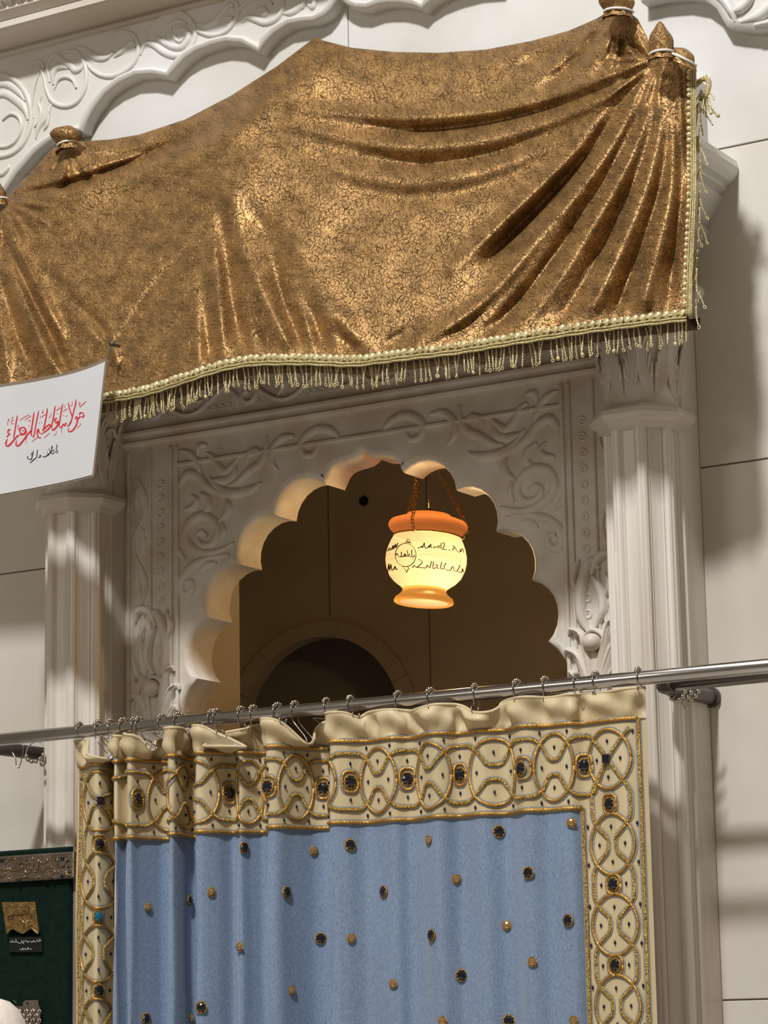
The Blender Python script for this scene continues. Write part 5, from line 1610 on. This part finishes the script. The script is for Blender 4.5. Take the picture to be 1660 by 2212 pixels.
for wd, pts in ((11, [(150, 975), (95, 995), (88, 1020), (125, 1025), (145, 990), (160, 960)]), (11, [(160, 975), (190, 985), (215, 965), (225, 985), (250, 975), (280, 960), (300, 975), (322, 970), (322, 890)]), (9, [(250, 925), (285, 935), (300, 955)]), (10, [(345, 965), (362, 985), (340, 1010)]), (7, [(175, 945), (182, 952)]), (7, [(350, 1022), (366, 1022)])):
    ribbon(sc_, pts, wd, lambda x, y: KD(x, y, .0062), False, 4)
obj('script', sc_, M('plaque_script', S(58, 36, 18), rough=.5), gp, False, fix=False)
lb = thing('caption_label', tuple(KD(280, 1390)), 'tiny black caption with white Arabic print under the gold plaque', 'label')
obj('film', MB().add([KD(100, 1225, .0), KD(475, 1222, .0), KD(480, 1395, .0), KD(105, 1400, .0)] + [KD(100, 1225, -.005), KD(475, 1222, -.005), KD(480, 1395, -.005), KD(105, 1400, -.005)], [(0, 1, 2, 3), (4, 5, 6, 7), (0, 1, 5, 4), (1, 2, 6, 5), (2, 3, 7, 6), (3, 0, 4, 7)]), M('black_film', S(14, 22, 18), rough=.4), lb, False)
tx = MB()
for pts in ([(118, 1270), (120, 1285), (140, 1282), (146, 1262), (150, 1284), (175, 1284)], [(180, 1250), (184, 1286), (205, 1284), (215, 1300), (240, 1290)], [(245, 1262), (250, 1290), (270, 1300), (262, 1275), (285, 1275)], [(292, 1260), (300, 1280), (325, 1276), (318, 1290)], [(345, 1270), (352, 1286), (372, 1280), (384, 1265), (390, 1282), (412, 1280)], [(420, 1250), (424, 1275), (445, 1272), (448, 1245), (452, 1270), (466, 1262)],
            [(225, 1360), (232, 1370), (252, 1366), (256, 1345), (262, 1368), (280, 1366)], [(285, 1350), (290, 1368), (310, 1366), (318, 1345), (322, 1362)], [(330, 1352), (340, 1366), (360, 1362)]):
    ribbon(tx, pts, 6, lambda x, y: KD(x, y, .0008), False, 3)
obj('caption_text', tx, white_ink, lb, False, fix=False)

sp_ = thing('silver_plaque', tuple(KD(310, 2300)), 'bright silver plaque embossed with overlapping scales low on the green board', 'plaque')
m = MB(); o = [(170, 2012), (262, 2008), (262, 1965), (285, 1945), (435, 1940), (436, 2008), (455, 2010), (452, 2330), (165, 2330)]
n = len(o); m.add([KD(*q, .006) for q in o] + [KD(*q) + np.array([0, .0055, 0]) for q in o], [tuple(range(n))] + [(i, (i + 1) % n, n + (i + 1) % n, n + i) for i in range(n)])
obj('plate', m, plaque_silver, sp_, False)
for j in range(6):
    for i in range(4):
        cx_, cy_ = 200 + i * 76 + (38 if j % 2 else 0), 2090 + j * 52
        if cx_ > 440: continue
        arc = [(cx_ + 38 * math.cos(q), cy_ - 50 * math.sin(q)) for q in np.linspace(0, pi, 12)]
        sm2 = MB(); sm2.tube(np.array([KD(*q, .007) for q in arc]), .0016, 5)
        sm2.ball(tuple(KD(cx_, cy_ - 16, .006)), .0052, 8, (1, .5, 1))
        obj('scale', sm2, plaque_silver, sp_, True)
obj('hole', MB().ball(tuple(KD(312, 1975, .006)), .0035, 8, (1, .4, 1)), black_m, sp_, True)
hk = MB().tube(smooth([KD(190, 1985, .004), KD(170, 1960, .006), KD(155, 1940, .006)], 3), .0012, 5)
obj('wire_hook', hk, steel_dark, sp_, True)

# ivory cloth cap on a stand, only its crown is in the frame
YW = -.75
cc = P(-14, 2291, YW)
cap_t = thing('cloth_cap', tuple((cc[0], cc[1], 0)), 'ivory cotton cap crown at the bottom left corner in front of the green board', 'cap')
rW = (P(52, 2291, YW) - cc)[0]
cp = [(rW * 1.02, -.09), (rW * 1.0, -.03), (rW * .96, .03), (rW * .86, .065), (rW * .66, .095), (rW * .40, .112), (rW * .15, .118), (.001, .119)]
obj('crown', MB().lathe([(r, z) for r, z in cp], cc, 32), cap_cloth, cap_t, True)
obj('band', MB().lathe([(rW * 1.03, -.09), (rW * 1.04, -.05), (rW * 1.01, -.045)], cc, 32), cap_cloth, cap_t, True)
obj('stand', MB().lathe([(.10, 0), (.10, .015), (.02, .03), (.018, cc[2] - .06), (rW * .8, cc[2] - .05), (rW * .8, cc[2] - .02)], (cc[0], cc[1], 0), 20), wood_floor, cap_t, True)
